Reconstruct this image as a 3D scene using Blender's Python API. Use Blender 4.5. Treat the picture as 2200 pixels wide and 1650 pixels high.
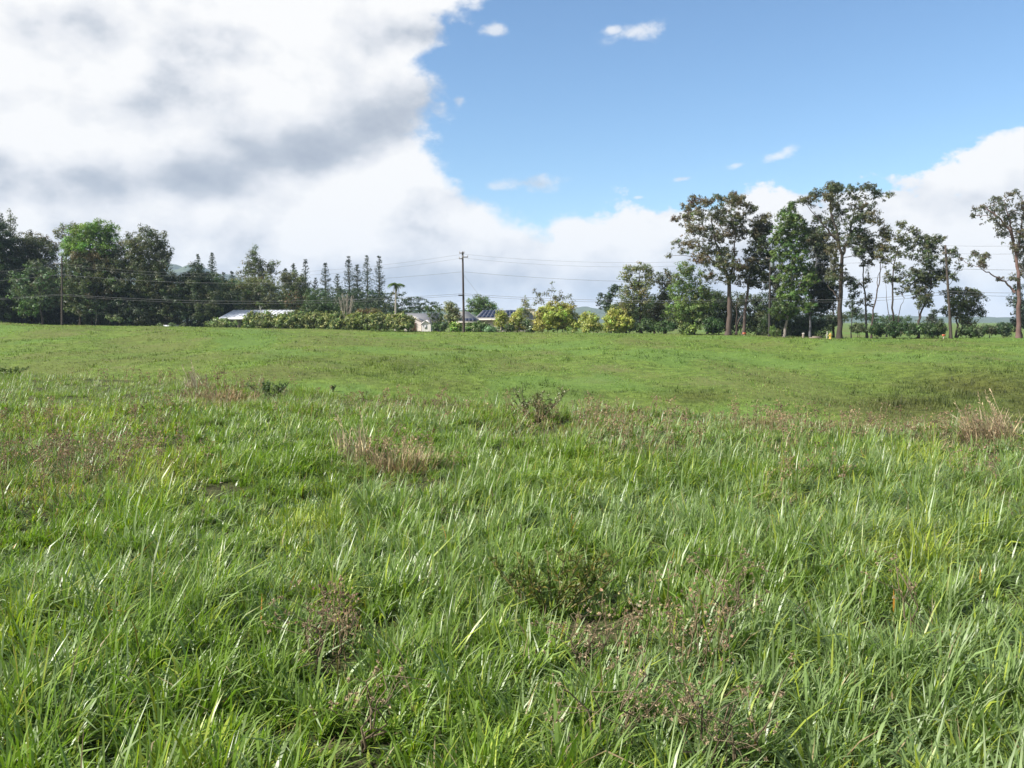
import bpy, math, random
import numpy as np

# ------------------------------------------------------------------ camera, sky, sun, exposure
scene = bpy.context.scene
for ob in list(bpy.data.objects):
    bpy.data.objects.remove(ob, do_unlink=True)
col = scene.collection
F = 1905.0                     # focal length in photograph pixels (2200 wide)
HZ = 690.0                     # horizon row
EYE = 1.6
PITCH = math.atan((825.0 - HZ) / F)
CP, SP = math.cos(PITCH), math.sin(PITCH)

cam_data = bpy.data.cameras.new("camera")
cam = bpy.data.objects.new("camera", cam_data)
col.objects.link(cam)
cam.location = (0, 0, EYE)
cam.rotation_euler = (math.pi / 2 - PITCH, 0, 0)
cam_data.sensor_width = 36.0
cam_data.sensor_fit = 'HORIZONTAL'
cam_data.lens = 36.0 * F / 2200.0
cam_data.clip_start = 0.05
cam_data.clip_end = 20000
scene.camera = cam

SUN_AZ = math.radians(-110)    # measured from +Y towards +X: the sun stands to the left, a little behind the camera
SUN_EL = math.radians(40)
SUN_DIR = np.array([math.sin(SUN_AZ) * math.cos(SUN_EL), math.cos(SUN_AZ) * math.cos(SUN_EL), math.sin(SUN_EL)])
SKY_STRENGTH = 0.081
CLOUD_WHITE = 0.55
SUN_STRENGTH = 4.6
scene.view_settings.view_transform = 'Standard'
scene.view_settings.look = 'None'
scene.view_settings.exposure = 0.9
scene.view_settings.gamma = 1.0
scene.view_settings.use_curve_mapping = False
scene.render.engine = 'CYCLES'
cy = scene.cycles
cy.max_bounces = 6
cy.diffuse_bounces = 3
cy.glossy_bounces = 2
cy.transmission_bounces = 3
cy.transparent_max_bounces = 4
cy.volume_bounces = 0
cy.caustics_reflective = False
cy.caustics_refractive = False
cy.use_denoising = True
cy.use_adaptive_sampling = True
cy.adaptive_threshold = 0.01

sun_data = bpy.data.lights.new("sun", 'SUN')
sun_data.energy = SUN_STRENGTH
sun_data.angle = math.radians(0.5)
sun_data.color = (1.0, 0.965, 0.90)
sun = bpy.data.objects.new("sun", sun_data)
col.objects.link(sun)
sun.location = (-60, -10, 60)
from mathutils import Vector
sun.rotation_euler = Vector(SUN_DIR).to_track_quat('Z', 'Y').to_euler()


def ray(px, py):
    cx, cyy = (px - 1100.0) / F, (825.0 - py) / F
    return np.array([cx, CP + cyy * SP, -SP + cyy * CP])


def P(px, py, Y):
    """Point seen at photograph pixel (px, py) standing Y metres away along +Y."""
    d = ray(px, py)
    return np.array([0, 0, EYE]) + d * (Y / d[1])


def azel(px, py):
    d = ray(px, py)
    d = d / np.linalg.norm(d)
    return math.degrees(math.atan2(d[0], d[1])), math.degrees(math.asin(d[2]))


class NT:
    """Small helper to write node trees as expressions."""
    def __init__(self, tree):
        self.t = tree
        tree.nodes.clear()

    def n(self, typ, **kw):
        nd = self.t.nodes.new(typ)
        for k, v in kw.items():
            setattr(nd, k, v)
        return nd

    def link(self, a, b):
        self.t.links.new(a, b)

    def put(self, sock, v):
        if hasattr(v, 'is_linked') or isinstance(v, bpy.types.NodeSocket):
            self.t.links.new(v, sock)
        else:
            sock.default_value = v

    def m(self, op, a, b=None, c=None, clamp=False):
        nd = self.n('ShaderNodeMath', operation=op, use_clamp=clamp)
        self.put(nd.inputs[0], a)
        if b is not None:
            self.put(nd.inputs[1], b)
        if c is not None:
            self.put(nd.inputs[2], c)
        return nd.outputs[0]

    def vm(self, op, a, b=None):
        nd = self.n('ShaderNodeVectorMath', operation=op)
        self.put(nd.inputs[0], a)
        if b is not None:
            self.put(nd.inputs[1], b)
        return nd.outputs[0]

    def noise(self, vec, scale, detail=5.0, rough=0.5, lac=2.0, dist=0.0):
        nd = self.n('ShaderNodeTexNoise')
        self.put(nd.inputs['Vector'], vec)
        nd.inputs['Scale'].default_value = scale
        nd.inputs['Detail'].default_value = detail
        nd.inputs['Roughness'].default_value = rough
        nd.inputs['Lacunarity'].default_value = lac
        nd.inputs['Distortion'].default_value = dist
        return nd.outputs['Fac']

    def smooth(self, v, lo, hi, a=0.0, b=1.0):
        nd = self.n('ShaderNodeMapRange', interpolation_type='SMOOTHSTEP')
        self.put(nd.inputs['Value'], v)
        nd.inputs['From Min'].default_value = lo
        nd.inputs['From Max'].default_value = hi
        nd.inputs['To Min'].default_value = a
        nd.inputs['To Max'].default_value = b
        return nd.outputs['Result']

    def mix(self, f, a, b):
        nd = self.n('ShaderNodeMix', data_type='RGBA')
        self.put(nd.inputs['Factor'], f)
        self.put(nd.inputs['A'], a) if False else self.put(nd.inputs[6], a)
        self.put(nd.inputs[7], b)
        return nd.outputs[2]

    def fmix(self, f, a, b):
        nd = self.n('ShaderNodeMix', data_type='FLOAT')
        self.put(nd.inputs[0], f)
        self.put(nd.inputs[2], a)
        self.put(nd.inputs[3], b)
        return nd.outputs[0]

    def xyz(self, x, y, z):
        nd = self.n('ShaderNodeCombineXYZ')
        for i, v in enumerate((x, y, z)):
            self.put(nd.inputs[i], v)
        return nd.outputs[0]


def build_world():
    w = bpy.data.worlds.new("World")
    scene.world = w
    w.use_nodes = True
    T = NT(w.node_tree)
    out = T.n('ShaderNodeOutputWorld')
    bg = T.n('ShaderNodeBackground')
    T.link(bg.outputs[0], out.inputs[0])
    sky = T.n('ShaderNodeTexSky', sky_type='NISHITA')
    sky.sun_disc = False
    sky.sun_elevation = SUN_EL
    sky.sun_rotation = SUN_AZ
    sky.altitude = 300
    sky.air_density = 1.0
    sky.dust_density = 0.4
    sky.ozone_density = 1.6
    bg.inputs['Strength'].default_value = SKY_STRENGTH
    tc = T.n('ShaderNodeTexCoord')
    d = tc.outputs['Generated']
    sep = T.n('ShaderNodeSeparateXYZ')
    T.link(d, sep.inputs[0])
    X, Y, Z = sep.outputs
    az = T.m('MULTIPLY', T.m('ARCTAN2', X, Y), 180 / math.pi)
    el = T.m('MULTIPLY', T.m('ARCSINE', Z), 180 / math.pi)
    # billow noise on the dome of directions; clouds are stretched sideways towards the horizon
    dv = T.xyz(X, Y, T.m('MULTIPLY', Z, 1.5))
    dv2 = T.vm('ADD', dv, (float(-0.035), 0.0, 0.05))
    n1 = T.noise(dv, 8.5, 9.0, 0.55)
    n1s = T.noise(dv2, 8.5, 5.0, 0.5)
    n2 = T.noise(T.vm('ADD', dv, (3.1, 1.7, 0.4)), 27.0, 6.0, 0.6)
    n3 = T.noise(T.vm('ADD', dv, (7.1, 2.7, 5.4)), 2.3, 4.0, 0.5)
    # cloud tops seen from here: height of the cloud edge along the horizon
    cur = [(-700, 400), (0, 400), (600, 390), (900, 330), (985, 350), (1000, 385),
           (1030, 404), (1060, 425), (1090, 462), (1160, 470), (1230, 476), (1280, 462), (1380, 470), (1440, 466),
           (1540, 446), (1620, 430), (1680, 415), (1720, 425), (1800, 405), (1880, 378), (1940, 345), (2040, 322),
           (2200, 292), (2500, 280), (2900, 330), (3600, 300)]
    fc = T.n('ShaderNodeFloatCurve')
    mp = fc.mapping
    mp.clip_min_x, mp.clip_max_x, mp.clip_min_y, mp.clip_max_y = 0, 1, 0, 1
    c = mp.curves[0]
    pts = []
    for px, py in cur:
        a, e = azel(px, max(py, -420))
        pts.append(((a + 60) / 120, e / 60))
    pts = [p for p in pts if 0 < p[0] < 1]
    pts = [(0.0, pts[0][1])] + pts + [(1.0, pts[-1][1])]
    while len(c.points) < len(pts):
        c.points.new(0.5, 0.5)
    for p, (a, b) in zip(c.points, pts):
        p.location = (a, b)
        p.handle_type = 'VECTOR'
    mp.update()
    T.put(fc.inputs['Value'], T.m('MULTIPLY', T.m('ADD', az, 60.0), 1 / 120, clamp=True))
    front = T.m('MULTIPLY', fc.outputs[0], 60.0)
    beyond = T.smooth(T.m('ABSOLUTE', az), 60, 130)
    top = T.fmix(beyond, front, 24.0)
    s = T.m('MULTIPLY', T.m('SUBTRACT', top, el), 1 / 2.6)
    bank = T.m('SUBTRACT', azel(968, 250)[0], T.m('MULTIPLY', T.m('SUBTRACT', el, 10.0), -0.10))
    left = T.m('MULTIPLY', T.m('SUBTRACT', bank, az), 1 / 2.6)
    left = T.m('SUBTRACT', left, T.m('MULTIPLY', T.smooth(az, -100, -150), 3.0))
    left = T.m('SUBTRACT', left, T.m('MULTIPLY', T.smooth(el, 30, 60), 2.5))
    s = T.m('MAXIMUM', s, left)
    s = T.m('MINIMUM', T.m('MAXIMUM', s, -1.6), 1.6)
    edge = T.m('ADD', T.m('MULTIPLY', T.m('SUBTRACT', n1, 0.5), 3.7), T.m('MULTIPLY', T.m('SUBTRACT', n2, 0.5), 1.7))
    field = T.m('ADD', s, edge)

    def blob(px, py, rx, ry, tilt=0.0):
        a0, e0 = azel(px, py)
        k = math.degrees(1 / F)
        dx = T.m('SUBTRACT', az, a0)
        dy = T.m('SUBTRACT', el, e0)
        ct, st = math.cos(tilt), math.sin(tilt)
        u = T.m('MULTIPLY', T.m('ADD', T.m('MULTIPLY', dx, ct), T.m('MULTIPLY', dy, st)), 1 / (rx * k))
        v = T.m('MULTIPLY', T.m('SUBTRACT', T.m('MULTIPLY', dy, ct), T.m('MULTIPLY', dx, st)), 1 / (ry * k))
        r2 = T.m('ADD', T.m('MULTIPLY', u, u), T.m('MULTIPLY', v, v))
        return T.m('EXPONENT', T.m('MULTIPLY', r2, -1.0))

    # blue notch bitten out of the big cloud's right side
    field = T.m('SUBTRACT', field, T.m('MULTIPLY', blob(905, 132, 85, 26, .12), 1.3))
    field = T.m('SUBTRACT', field, T.m('MULTIPLY', blob(985, 330, 40, 45), 0.8))
    crisp = T.m('ADD', 1.0, T.m('MULTIPLY', T.smooth(az, 1.0, 9.0), 1.3))
    mask = T.smooth(T.m('MULTIPLY', field, crisp), -0.2, 0.62)
    # small scattered wisps
    wisp = None
    for a in ((1365, 70, 50, 17, .1), (1320, 66, 22, 10, 0), (1130, 396, 85, 17, .05), (1660, 340, 46, 11, .3),
              (1580, 356, 22, 8, .2), (1468, 384, 18, 6, .1), (985, 215, 16, 14, .2), (1370, 424, 16, 5, 0), (1060, 65, 26, 14, 0)):
        b = blob(*a)
        wisp = b if wisp is None else T.m('MAXIMUM', wisp, b)
    wf = T.m('ADD', wisp, T.m('MULTIPLY', T.m('SUBTRACT', n2, 0.5), 2.6))
    wm = T.m('MULTIPLY', T.smooth(wf, 0.25, 1.1), 0.75)
    wm = T.m('MULTIPLY', wm, T.smooth(wisp, 0.02, 0.25))
    mask = T.m('MAXIMUM', mask, wm)
    # light and shade inside the clouds
    relief = T.m('SUBTRACT', n1, n1s)
    core = T.smooth(field, 0.2, 2.6)
    dark = None
    for a, k in (((300, 395, 330, 52, .10), .62), ((700, 300, 260, 62, .32), .72), ((500, 345, 260, 60, .22), .45), ((120, 90, 260, 170, 0), .22),
                 ((150, 235, 190, 40, .1), .35), ((860, 225, 110, 40, .2), .35), ((900, 60, 90, 50, .2), .3),
                 ((450, 575, 260, 60, 0), .22), ((1000, 600, 420, 55, 0), .50), ((1420, 620, 300, 50, 0), .3), ((1900, 520, 130, 60, .3), .22),
                 ((2080, 640, 240, 50, 0), .40), ((1120, 520, 60, 22, 0), .25)):
        b = T.m('MULTIPLY', blob(*a), k)
        dark = b if dark is None else T.m('ADD', dark, b)
    far = T.m('MULTIPLY', T.smooth(T.m('ABSOLUTE', az), 40, 80), T.m('MULTIPLY', T.smooth(n3, 0.45, 0.7), 0.5))
    dark = T.m('ADD', dark, far)
    dark = T.m('MULTIPLY', dark, T.m('ADD', -0.15, T.m('MULTIPLY', n1, 2.3)))
    mot = T.m('MULTIPLY', T.m('MULTIPLY', T.smooth(n3, 0.42, 0.72), core), 0.16)
    dark = T.m('MULTIPLY', dark, 0.52)
    bright = T.m('SUBTRACT', T.m('SUBTRACT', T.m('ADD', 0.99, T.m('MULTIPLY', relief, 2.0)), dark), mot)
    bright = T.m('ADD', bright, T.m('MULTIPLY', T.m('SUBTRACT', n2, 0.5), 0.35))
    bright = T.m('MINIMUM', T.m('MAXIMUM', bright, 0.0), 1.06)
    ramp = T.n('ShaderNodeValToRGB')
    T.put(ramp.inputs[0], bright)
    cr = ramp.color_ramp
    cr.elements[0].position = 0.0
    cr.elements[0].color = (0.30, 0.36, 0.46, 1)
    cr.elements[1].position = 1.0
    cr.elements[1].color = (0.98, 0.98, 0.98, 1)
    e = cr.elements.new(0.45)
    e.color = (0.52, 0.57, 0.65, 1)
    e = cr.elements.new(0.75)
    e.color = (0.82, 0.84, 0.88, 1)
    cloud = T.vm('MULTIPLY', ramp.outputs[0], (CLOUD_WHITE / SKY_STRENGTH,) * 3)
    skyc = T.vm('MULTIPLY', sky.outputs[0], (0.87, 1.05, 1.16))
    fin = T.mix(mask, skyc, cloud)
    T.put(bg.inputs['Color'], fin)
    w.cycles.sampling_method = 'MANUAL'
    w.cycles.sample_map_resolution = 512


build_world()

# ------------------------------------------------------------------ numeric helpers
rng = np.random.default_rng(11)


def hash2(ix, iy, seed):
    h = (ix.astype(np.int64) * 374761393 + iy.astype(np.int64) * 668265263 + seed * 1442695041) & 0xffffffff
    h = ((h ^ (h >> 13)) * 1274126177) & 0xffffffff
    return ((h ^ (h >> 16)) & 0xffff) / 65535.0


def vnoise(x, y, seed=0):
    x = np.asarray(x, float); y = np.asarray(y, float)
    ix, iy = np.floor(x), np.floor(y)
    fx, fy = x - ix, y - iy
    fx = fx * fx * (3 - 2 * fx); fy = fy * fy * (3 - 2 * fy)
    a, b = hash2(ix, iy, seed), hash2(ix + 1, iy, seed)
    c, d = hash2(ix, iy + 1, seed), hash2(ix + 1, iy + 1, seed)
    return (a * (1 - fx) + b * fx) * (1 - fy) + (c * (1 - fx) + d * fx) * fy


def fbm(x, y, seed=0, oct=4):
    s, a, t = 0.0, 0.5, 0.0
    for i in range(oct):
        s = s + a * vnoise(x * 2 ** i, y * 2 ** i, seed + 17 * i)
        t += a
        a *= 0.5
    return s / t


def sstep(v, a, b):
    t = np.clip((v - a) / (b - a), 0, 1)
    return t * t * (3 - 2 * t)


# crest of the near field, floor of the gully and crest of the far slope, all as functions of u = x / y
def u_of(px):
    return (px - 1100.0) / F


CREST_PX = np.array([-900, -400, 0, 400, 750, 1100, 1500, 1900, 2200, 2700, 3200])
U_PTS = u_of(CREST_PX)
YC = np.array([36, 32, 28, 24, 20, 17, 15.5, 14, 13, 12, 11.5])
YB = YC + np.array([34, 33, 32, 30, 29, 28, 28, 28, 28, 28, 28])
ZB = np.array([-1.9, -2.1, -2.4, -2.8, -3.3, -3.9, -4.4, -4.9, -5.2, -5.4, -5.4])
YF = 147 - 0.0208 * np.clip(CREST_PX, -400, 2700)
CR_PX = np.array([-900, 0, 133, 500, 700, 880, 996, 1250, 1565, 1800, 2040, 2200, 3200])
CR_PY = np.array([695, 697, 698.5, 704, 707, 712, 713, 716, 719, 727, 727, 727, 728.0])


def ground_z(x, y):
    x = np.asarray(x, float); y = np.asarray(y, float)
    th = np.arctan2(x, y)
    thc = np.clip(th, -0.72, 0.72)
    r = np.hypot(x, y)
    Y = r * np.cos(thc)
    u = np.tan(thc)
    yc, yb, zb, yf = (np.interp(u, U_PTS, a) for a in (YC, YB, ZB, YF))
    zf = EYE - (np.interp(u, u_of(CR_PX), CR_PY) - HZ) * yf / F
    z = -0.12 * sstep(Y, yc * 0.4, yc)
    tb = np.clip((Y - yc) / (yb - yc), 0, 1)
    z = z + (zb + 0.12) * (1 - (1 - tb) ** 2) * sstep(Y, yc - .3, yc + 3)
    t = np.clip((Y - yb) / (yf - yb), 0, 1)
    rise = 1.25 * t - 0.25 * t ** 3
    rise = np.where(t < 0.2, rise * (0.35 + 0.65 * sstep(t, 0, 0.2)), rise)
    z = z + (zf - zb) * np.minimum(rise, 1.0)
    z = z - 1.3 * sstep(Y, yf + 2, yf + 34) * np.where(u < -0.3, 0.25, 1.0)
    z = z - (zf - 0.6) * 0.8 * sstep(Y, yf + 60, 700) - 3 * sstep(Y, 600, 4000)
    amp = 0.03 + 1.05 * sstep(Y, yc + 4, yb + 8) * (1 - sstep(Y, yf - 16, yf))
    z = z + amp * (fbm(x / 13.0, y / 17.0, 3, 3) - 0.5) * 2
    z = z + 0.20 * (fbm(x / 1.9, y / 1.9, 5, 3) - 0.5) * (1 - sstep(Y, yc + 20, yf)) * sstep(r, 0.5, 2)
    back = sstep(np.abs(th), 1.5, 2.4)
    return z * (1 - back)


GZ0 = float(ground_z(0.0, 0.0))


def gz(x, y):
    return float(ground_z(x, y))


def hit(px, py, h=0.0, y0=1.2, y1=60.0):
    """Ground point (raised by h) seen at a photograph pixel in the near field."""
    ys = np.linspace(y0, y1, 2400)
    d = ray(px, py)
    p = np.array([0, 0, EYE])[None] + d[None] * (ys / d[1])[:, None]
    below = p[:, 2] < ground_z(p[:, 0], p[:, 1]) + h
    i = int(np.argmax(below)) if below.any() else len(ys) - 1
    return p[i]


def to_px(p):
    """World points (n,3) to photograph pixels."""
    d = p - np.array([0, 0, EYE])
    f = d[:, 1] * CP - d[:, 2] * SP
    up = d[:, 1] * SP + d[:, 2] * CP
    return 1100 + F * d[:, 0] / f, 825 - F * up / f


# ------------------------------------------------------------------ mesh helpers
def mesh_np(name, V, Fc, C=None, smooth=False, mats=(), midx=None):
    V = np.ascontiguousarray(V, dtype=np.float32)
    Fc = np.ascontiguousarray(Fc, dtype=np.int32)
    m = bpy.data.meshes.new(name)
    n, k = Fc.shape
    m.vertices.add(len(V))
    m.vertices.foreach_set('co', V.ravel())
    m.loops.add(n * k)
    m.loops.foreach_set('vertex_index', Fc.ravel())
    m.polygons.add(n)
    m.polygons.foreach_set('loop_start', np.arange(0, n * k, k, dtype=np.int32))
    if smooth:
        m.polygons.foreach_set('use_smooth', np.ones(n, dtype=bool))
    if midx is not None:
        m.polygons.foreach_set('material_index', np.ascontiguousarray(midx, dtype=np.int32))
    for mt in mats:
        m.materials.append(mt)
    m.update(calc_edges=True)
    if C is not None:
        C = np.asarray(C, dtype=np.float32)
        if C.ndim == 1:
            C = np.tile(C, (len(V), 1))
        a = m.attributes.new('tint', 'FLOAT_COLOR', 'POINT')
        a.data.foreach_set('color', np.concatenate([C, np.ones((len(C), 1), np.float32)], 1).astype(np.float32).ravel())
    return m


def obj(name, mesh, parent=None, loc=None):
    o = bpy.data.objects.new(name, mesh)
    col.objects.link(o)
    if parent is not None:
        o.parent = parent
    if loc is not None:
        o.location = loc
    return o


def tag(o, label=None, cat=None, group=None, kind=None):
    for k, v in (('label', label), ('category', cat), ('group', group), ('kind', kind)):
        if v:
            o[k] = v
    return o


def thing(name, label, cat, loc, group=None):
    return tag(obj(name, None, None, tuple(float(v) for v in loc)), label, cat, group)


class MB:
    """Collects quads (a triangle repeats its last corner is not needed: all helpers emit quads)."""
    def __init__(self):
        self.V, self.F, self.C, self.n = [], [], [], 0

    def add(self, V, Fq, C=(0.5, 0.5, 0.5)):
        V = np.asarray(V, float)
        C = np.asarray(C, float)
        if C.ndim == 1:
            C = np.tile(C, (len(V), 1))
        self.V.append(V); self.F.append(np.asarray(Fq, int) + self.n); self.C.append(C)
        self.n += len(V)

    def box(self, c, s, C=(.5, .5, .5), rz=0.0):
        c = np.asarray(c, float); h = np.asarray(s, float) / 2
        q = np.array([[x, y, z] for z in (-1, 1) for y in (-1, 1) for x in (-1, 1)], float) * h
        if rz:
            cr, sr = math.cos(rz), math.sin(rz)
            q = np.stack([q[:, 0] * cr - q[:, 1] * sr, q[:, 0] * sr + q[:, 1] * cr, q[:, 2]], 1)
        self.add(q + c, [[0, 2, 3, 1], [4, 5, 7, 6], [0, 1, 5, 4], [2, 6, 7, 3], [0, 4, 6, 2], [1, 3, 7, 5]], C)

    def slab(self, corners, th, C=(.5, .5, .5)):
        """Four corners (counter-clockwise seen from outside) and a thickness going inward."""
        q = np.asarray(corners, float)
        nrm = np.cross(q[1] - q[0], q[3] - q[0]); nrm /= np.linalg.norm(nrm)
        V = np.concatenate([q, q - nrm * th])
        self.add(V, [[0, 1, 2, 3], [7, 6, 5, 4], [0, 4, 5, 1], [1, 5, 6, 2], [2, 6, 7, 3], [3, 7, 4, 0]], C)

    def tube(self, pts, rad, sides=6, C=(.3, .25, .2), cap=True):
        pts = np.asarray(pts, float); k = len(pts)
        rad = np.broadcast_to(np.asarray(rad, float), (k,))
        tang = np.gradient(pts, axis=0)
        tang /= np.linalg.norm(tang, axis=1)[:, None] + 1e-9
        ref = np.array([0.0, 1.0, 0.13]) if abs(tang[0][2]) > 0.5 else np.array([0.1, 0.0, 1.0])
        a = np.cross(tang, ref); a /= np.linalg.norm(a, axis=1)[:, None] + 1e-9
        b = np.cross(tang, a)
        ang = np.arange(sides) * 2 * math.pi / sides
        V = pts[:, None] + rad[:, None, None] * (np.cos(ang)[None, :, None] * a[:, None] + np.sin(ang)[None, :, None] * b[:, None])
        V = V.reshape(-1, 3)
        i, j = np.meshgrid(np.arange(k - 1), np.arange(sides), indexing='ij')
        j2 = (j + 1) % sides
        Fq = np.stack([i * sides + j, i * sides + j2, (i + 1) * sides + j2, (i + 1) * sides + j], -1).reshape(-1, 4)
        if cap:
            V = np.concatenate([V, pts[-1:] + tang[-1:] * rad[-1] * 0.4])
            t = len(V) - 1
            top = np.array([[(k - 1) * sides + q, (k - 1) * sides + (q + 1) % sides, (k - 1) * sides + (q + 2) % sides, t] for q in range(0, sides, 2)])
            Fq = np.concatenate([Fq, top])
        self.add(V, Fq, C)

    def leaves(self, pos, axis, nrm, L, W, C):
        """Bent rhombic leaves: pos (n,3) root, axis (n,3) unit direction, nrm (n,3) rough normal."""
        n = len(pos)
        side = np.cross(axis, nrm)
        side /= np.linalg.norm(side, axis=1)[:, None] + 1e-9
        up = np.cross(side, axis)
        L = np.broadcast_to(np.asarray(L, float), (n,))[:, None]
        W = np.broadcast_to(np.asarray(W, float), (n,))[:, None]
        mid = pos + axis * L * 0.45
        v = np.stack([pos, mid + side * W / 2 + up * W * 0.12, pos + axis * L - up * L * 0.08, mid - side * W / 2 + up * W * 0.12], 1)
        Fq = np.arange(n * 4).reshape(n, 4)
        Cc = np.repeat(np.asarray(C, float), 4, axis=0)
        self.add(v.reshape(-1, 3), Fq, Cc)

    def leaves3(self, pos, axis, nrm, L, W, C):
        """Leaf sprays as single slender triangles (for crowns seen from far away)."""
        n = len(pos)
        side = unit(np.cross(axis, nrm))
        L = np.broadcast_to(np.asarray(L, float), (n,))[:, None]
        W = np.broadcast_to(np.asarray(W, float), (n,))[:, None]
        v = np.stack([pos + side * W / 2, pos + axis * L, pos - side * W / 2 + axis * L * .15], 1)
        self.add(v.reshape(-1, 3), np.arange(n * 3).reshape(n, 3), np.repeat(np.asarray(C, float), 3, axis=0))

    def build(self, name, mat, parent=None, base=None, smooth=False):
        V = np.concatenate(self.V); Fq = np.concatenate(self.F); C = np.concatenate(self.C)
        if base is not None:
            V = V - np.asarray(base, float)
        return obj(name, mesh_np(name, V, Fq, C, smooth, (mat,)), parent)


def unit(v):
    return v / (np.linalg.norm(v, axis=-1, keepdims=True) + 1e-9)


# ------------------------------------------------------------------ materials
def new_mat(name):
    m = bpy.data.materials.new(name)
    m.use_nodes = True
    T = NT(m.node_tree)
    out = T.n('ShaderNodeOutputMaterial')
    return m, T, out


def tint_socket(T, scale, amount):
    at = T.n('ShaderNodeAttribute', attribute_name='tint')
    geo = T.n('ShaderNodeNewGeometry')
    nz = T.noise(geo.outputs['Position'], scale, 3.0, 0.6)
    f = T.m('ADD', 1 - amount, T.m('MULTIPLY', nz, 2 * amount))
    return T.vm('MULTIPLY', at.outputs['Color'], T.xyz(f, f, f)), nz, geo


def leaf_mat(name, rough=0.45, trans=0.3, spec=0.5, tcol=(1.25, 1.3, 0.6)):
    m, T, out = new_mat(name)
    c, nz, geo = tint_socket(T, 2.0, 0.25)
    pr = T.n('ShaderNodeBsdfPrincipled')
    T.put(pr.inputs['Base Color'], c)
    pr.inputs['Roughness'].default_value = rough
    pr.inputs['Specular IOR Level'].default_value = spec
    tr = T.n('ShaderNodeBsdfTranslucent')
    T.put(tr.inputs['Color'], T.vm('MULTIPLY', c, tcol))
    mx = T.n('ShaderNodeMixShader')
    mx.inputs[0].default_value = trans
    T.link(pr.outputs[0], mx.inputs[1]); T.link(tr.outputs[0], mx.inputs[2])
    T.link(mx.outputs[0], out.inputs[0])
    return m


def plain_mat(name, rough=0.8, spec=0.3, scale=3.0, amount=0.25, metal=0.0, bump=0.0, bscale=20.0):
    m, T, out = new_mat(name)
    c, nz, geo = tint_socket(T, scale, amount)
    pr = T.n('ShaderNodeBsdfPrincipled')
    T.put(pr.inputs['Base Color'], c)
    pr.inputs['Roughness'].default_value = rough
    pr.inputs['Specular IOR Level'].default_value = spec
    pr.inputs['Metallic'].default_value = metal
    if bump:
        b = T.n('ShaderNodeBump')
        b.inputs['Strength'].default_value = bump
        b.inputs['Distance'].default_value = 0.05
        T.put(b.inputs['Height'], T.noise(geo.outputs['Position'], bscale, 4.0, 0.6))
        T.link(b.outputs[0], pr.inputs['Normal'])
    T.link(pr.outputs[0], out.inputs[0])
    return m


M_LEAF = leaf_mat('tree_leaf', 0.5, 0.32, 0.4)
M_GRASS = leaf_mat('grass_blade', 0.38, 0.35, 0.5, (1.2, 1.45, 0.45))
M_PASTURE = leaf_mat('pasture_grass', 0.55, 0.3, 0.3, (1.2, 1.35, 0.5))
M_DRY = leaf_mat('dry_plant', 0.8, 0.2, 0.15, (1.1, 1.0, 0.8))
M_BARK = plain_mat('bark', 0.9, 0.15, 1.2, 0.45, bump=0.6, bscale=9.0)
M_WOOD = plain_mat('weathered_wood', 0.85, 0.2, 6.0, 0.3)
M_PAINT = plain_mat('painted_wall', 0.75, 0.3, 0.8, 0.10)
M_ROOF = plain_mat('roof_covering', 0.6, 0.4, 1.5, 0.14)
M_METAL = plain_mat('painted_metal', 0.35, 0.5, 2.0, 0.08)
M_GLASS = plain_mat('dark_glass', 0.12, 0.6, 1.0, 0.1)
M_WIRE = plain_mat('cable', 0.6, 0.3, 1.0, 0.1)


def ground_mat():
    m, T, out = new_mat('ground_soil')
    at = T.n('ShaderNodeAttribute', attribute_name='tint')
    sep = T.n('ShaderNodeSeparateColor')
    T.link(at.outputs['Color'], sep.inputs[0])
    geo = T.n('ShaderNodeNewGeometry')
    pos = geo.outputs['Position']
    a = T.noise(pos, 0.16, 6.0, 0.6)
    b = T.noise(pos, 1.3, 6.0, 0.65)
    c = T.noise(pos, 6.0, 4.0, 0.65)
    green = T.mix(T.smooth(b, 0.35, 0.68), (0.08, 0.118, 0.024, 1), (0.15, 0.215, 0.042, 1))
    green = T.mix(T.smooth(a, 0.5, 0.75), green, (0.14, 0.15, 0.055, 1))
    soil = T.mix(T.smooth(c, 0.3, 0.7), (0.038, 0.036, 0.017, 1), (0.075, 0.088, 0.032, 1))
    green = T.mix(T.smooth(sep.outputs[2], 0.52, 0.70, 0.0, 0.5), green, (0.13, 0.14, 0.045, 1))
    green = T.mix(T.smooth(sep.outputs[2], 0.46, 0.34, 0.0, 0.6), green, (0.11, 0.19, 0.042, 1))
    coarse = T.mix(T.smooth(b, 0.35, 0.65), (0.045, 0.05, 0.013, 1), (0.10, 0.11, 0.026, 1))  # olive growth tone, also painted as shade low on the bank
    green = T.mix(T.m('MULTIPLY', sep.outputs[1], 0.9), green, coarse)
    base = T.mix(sep.outputs[0], soil, green)
    pr = T.n('ShaderNodeBsdfPrincipled')
    T.put(pr.inputs['Base Color'], base)
    pr.inputs['Roughness'].default_value = 0.95
    pr.inputs['Specular IOR Level'].default_value = 0.1
    bp = T.n('ShaderNodeBump')
    bp.inputs['Strength'].default_value = 0.8
    bp.inputs['Distance'].default_value = 0.25
    T.put(bp.inputs['Height'], T.m('ADD', b, T.m('MULTIPLY', c, 0.4)))
    T.link(bp.outputs[0], pr.inputs['Normal'])
    T.link(pr.outputs[0], out.inputs[0])
    return m


# ------------------------------------------------------------------ ground
def gauss_px(px, py, spots):
    m = np.zeros_like(px)
    for (a, b, rx, ry, k) in spots:
        m = np.maximum(m, k * np.exp(-(((px - a) / rx) ** 2 + ((py - b) / ry) ** 2)))
    return m


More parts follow.
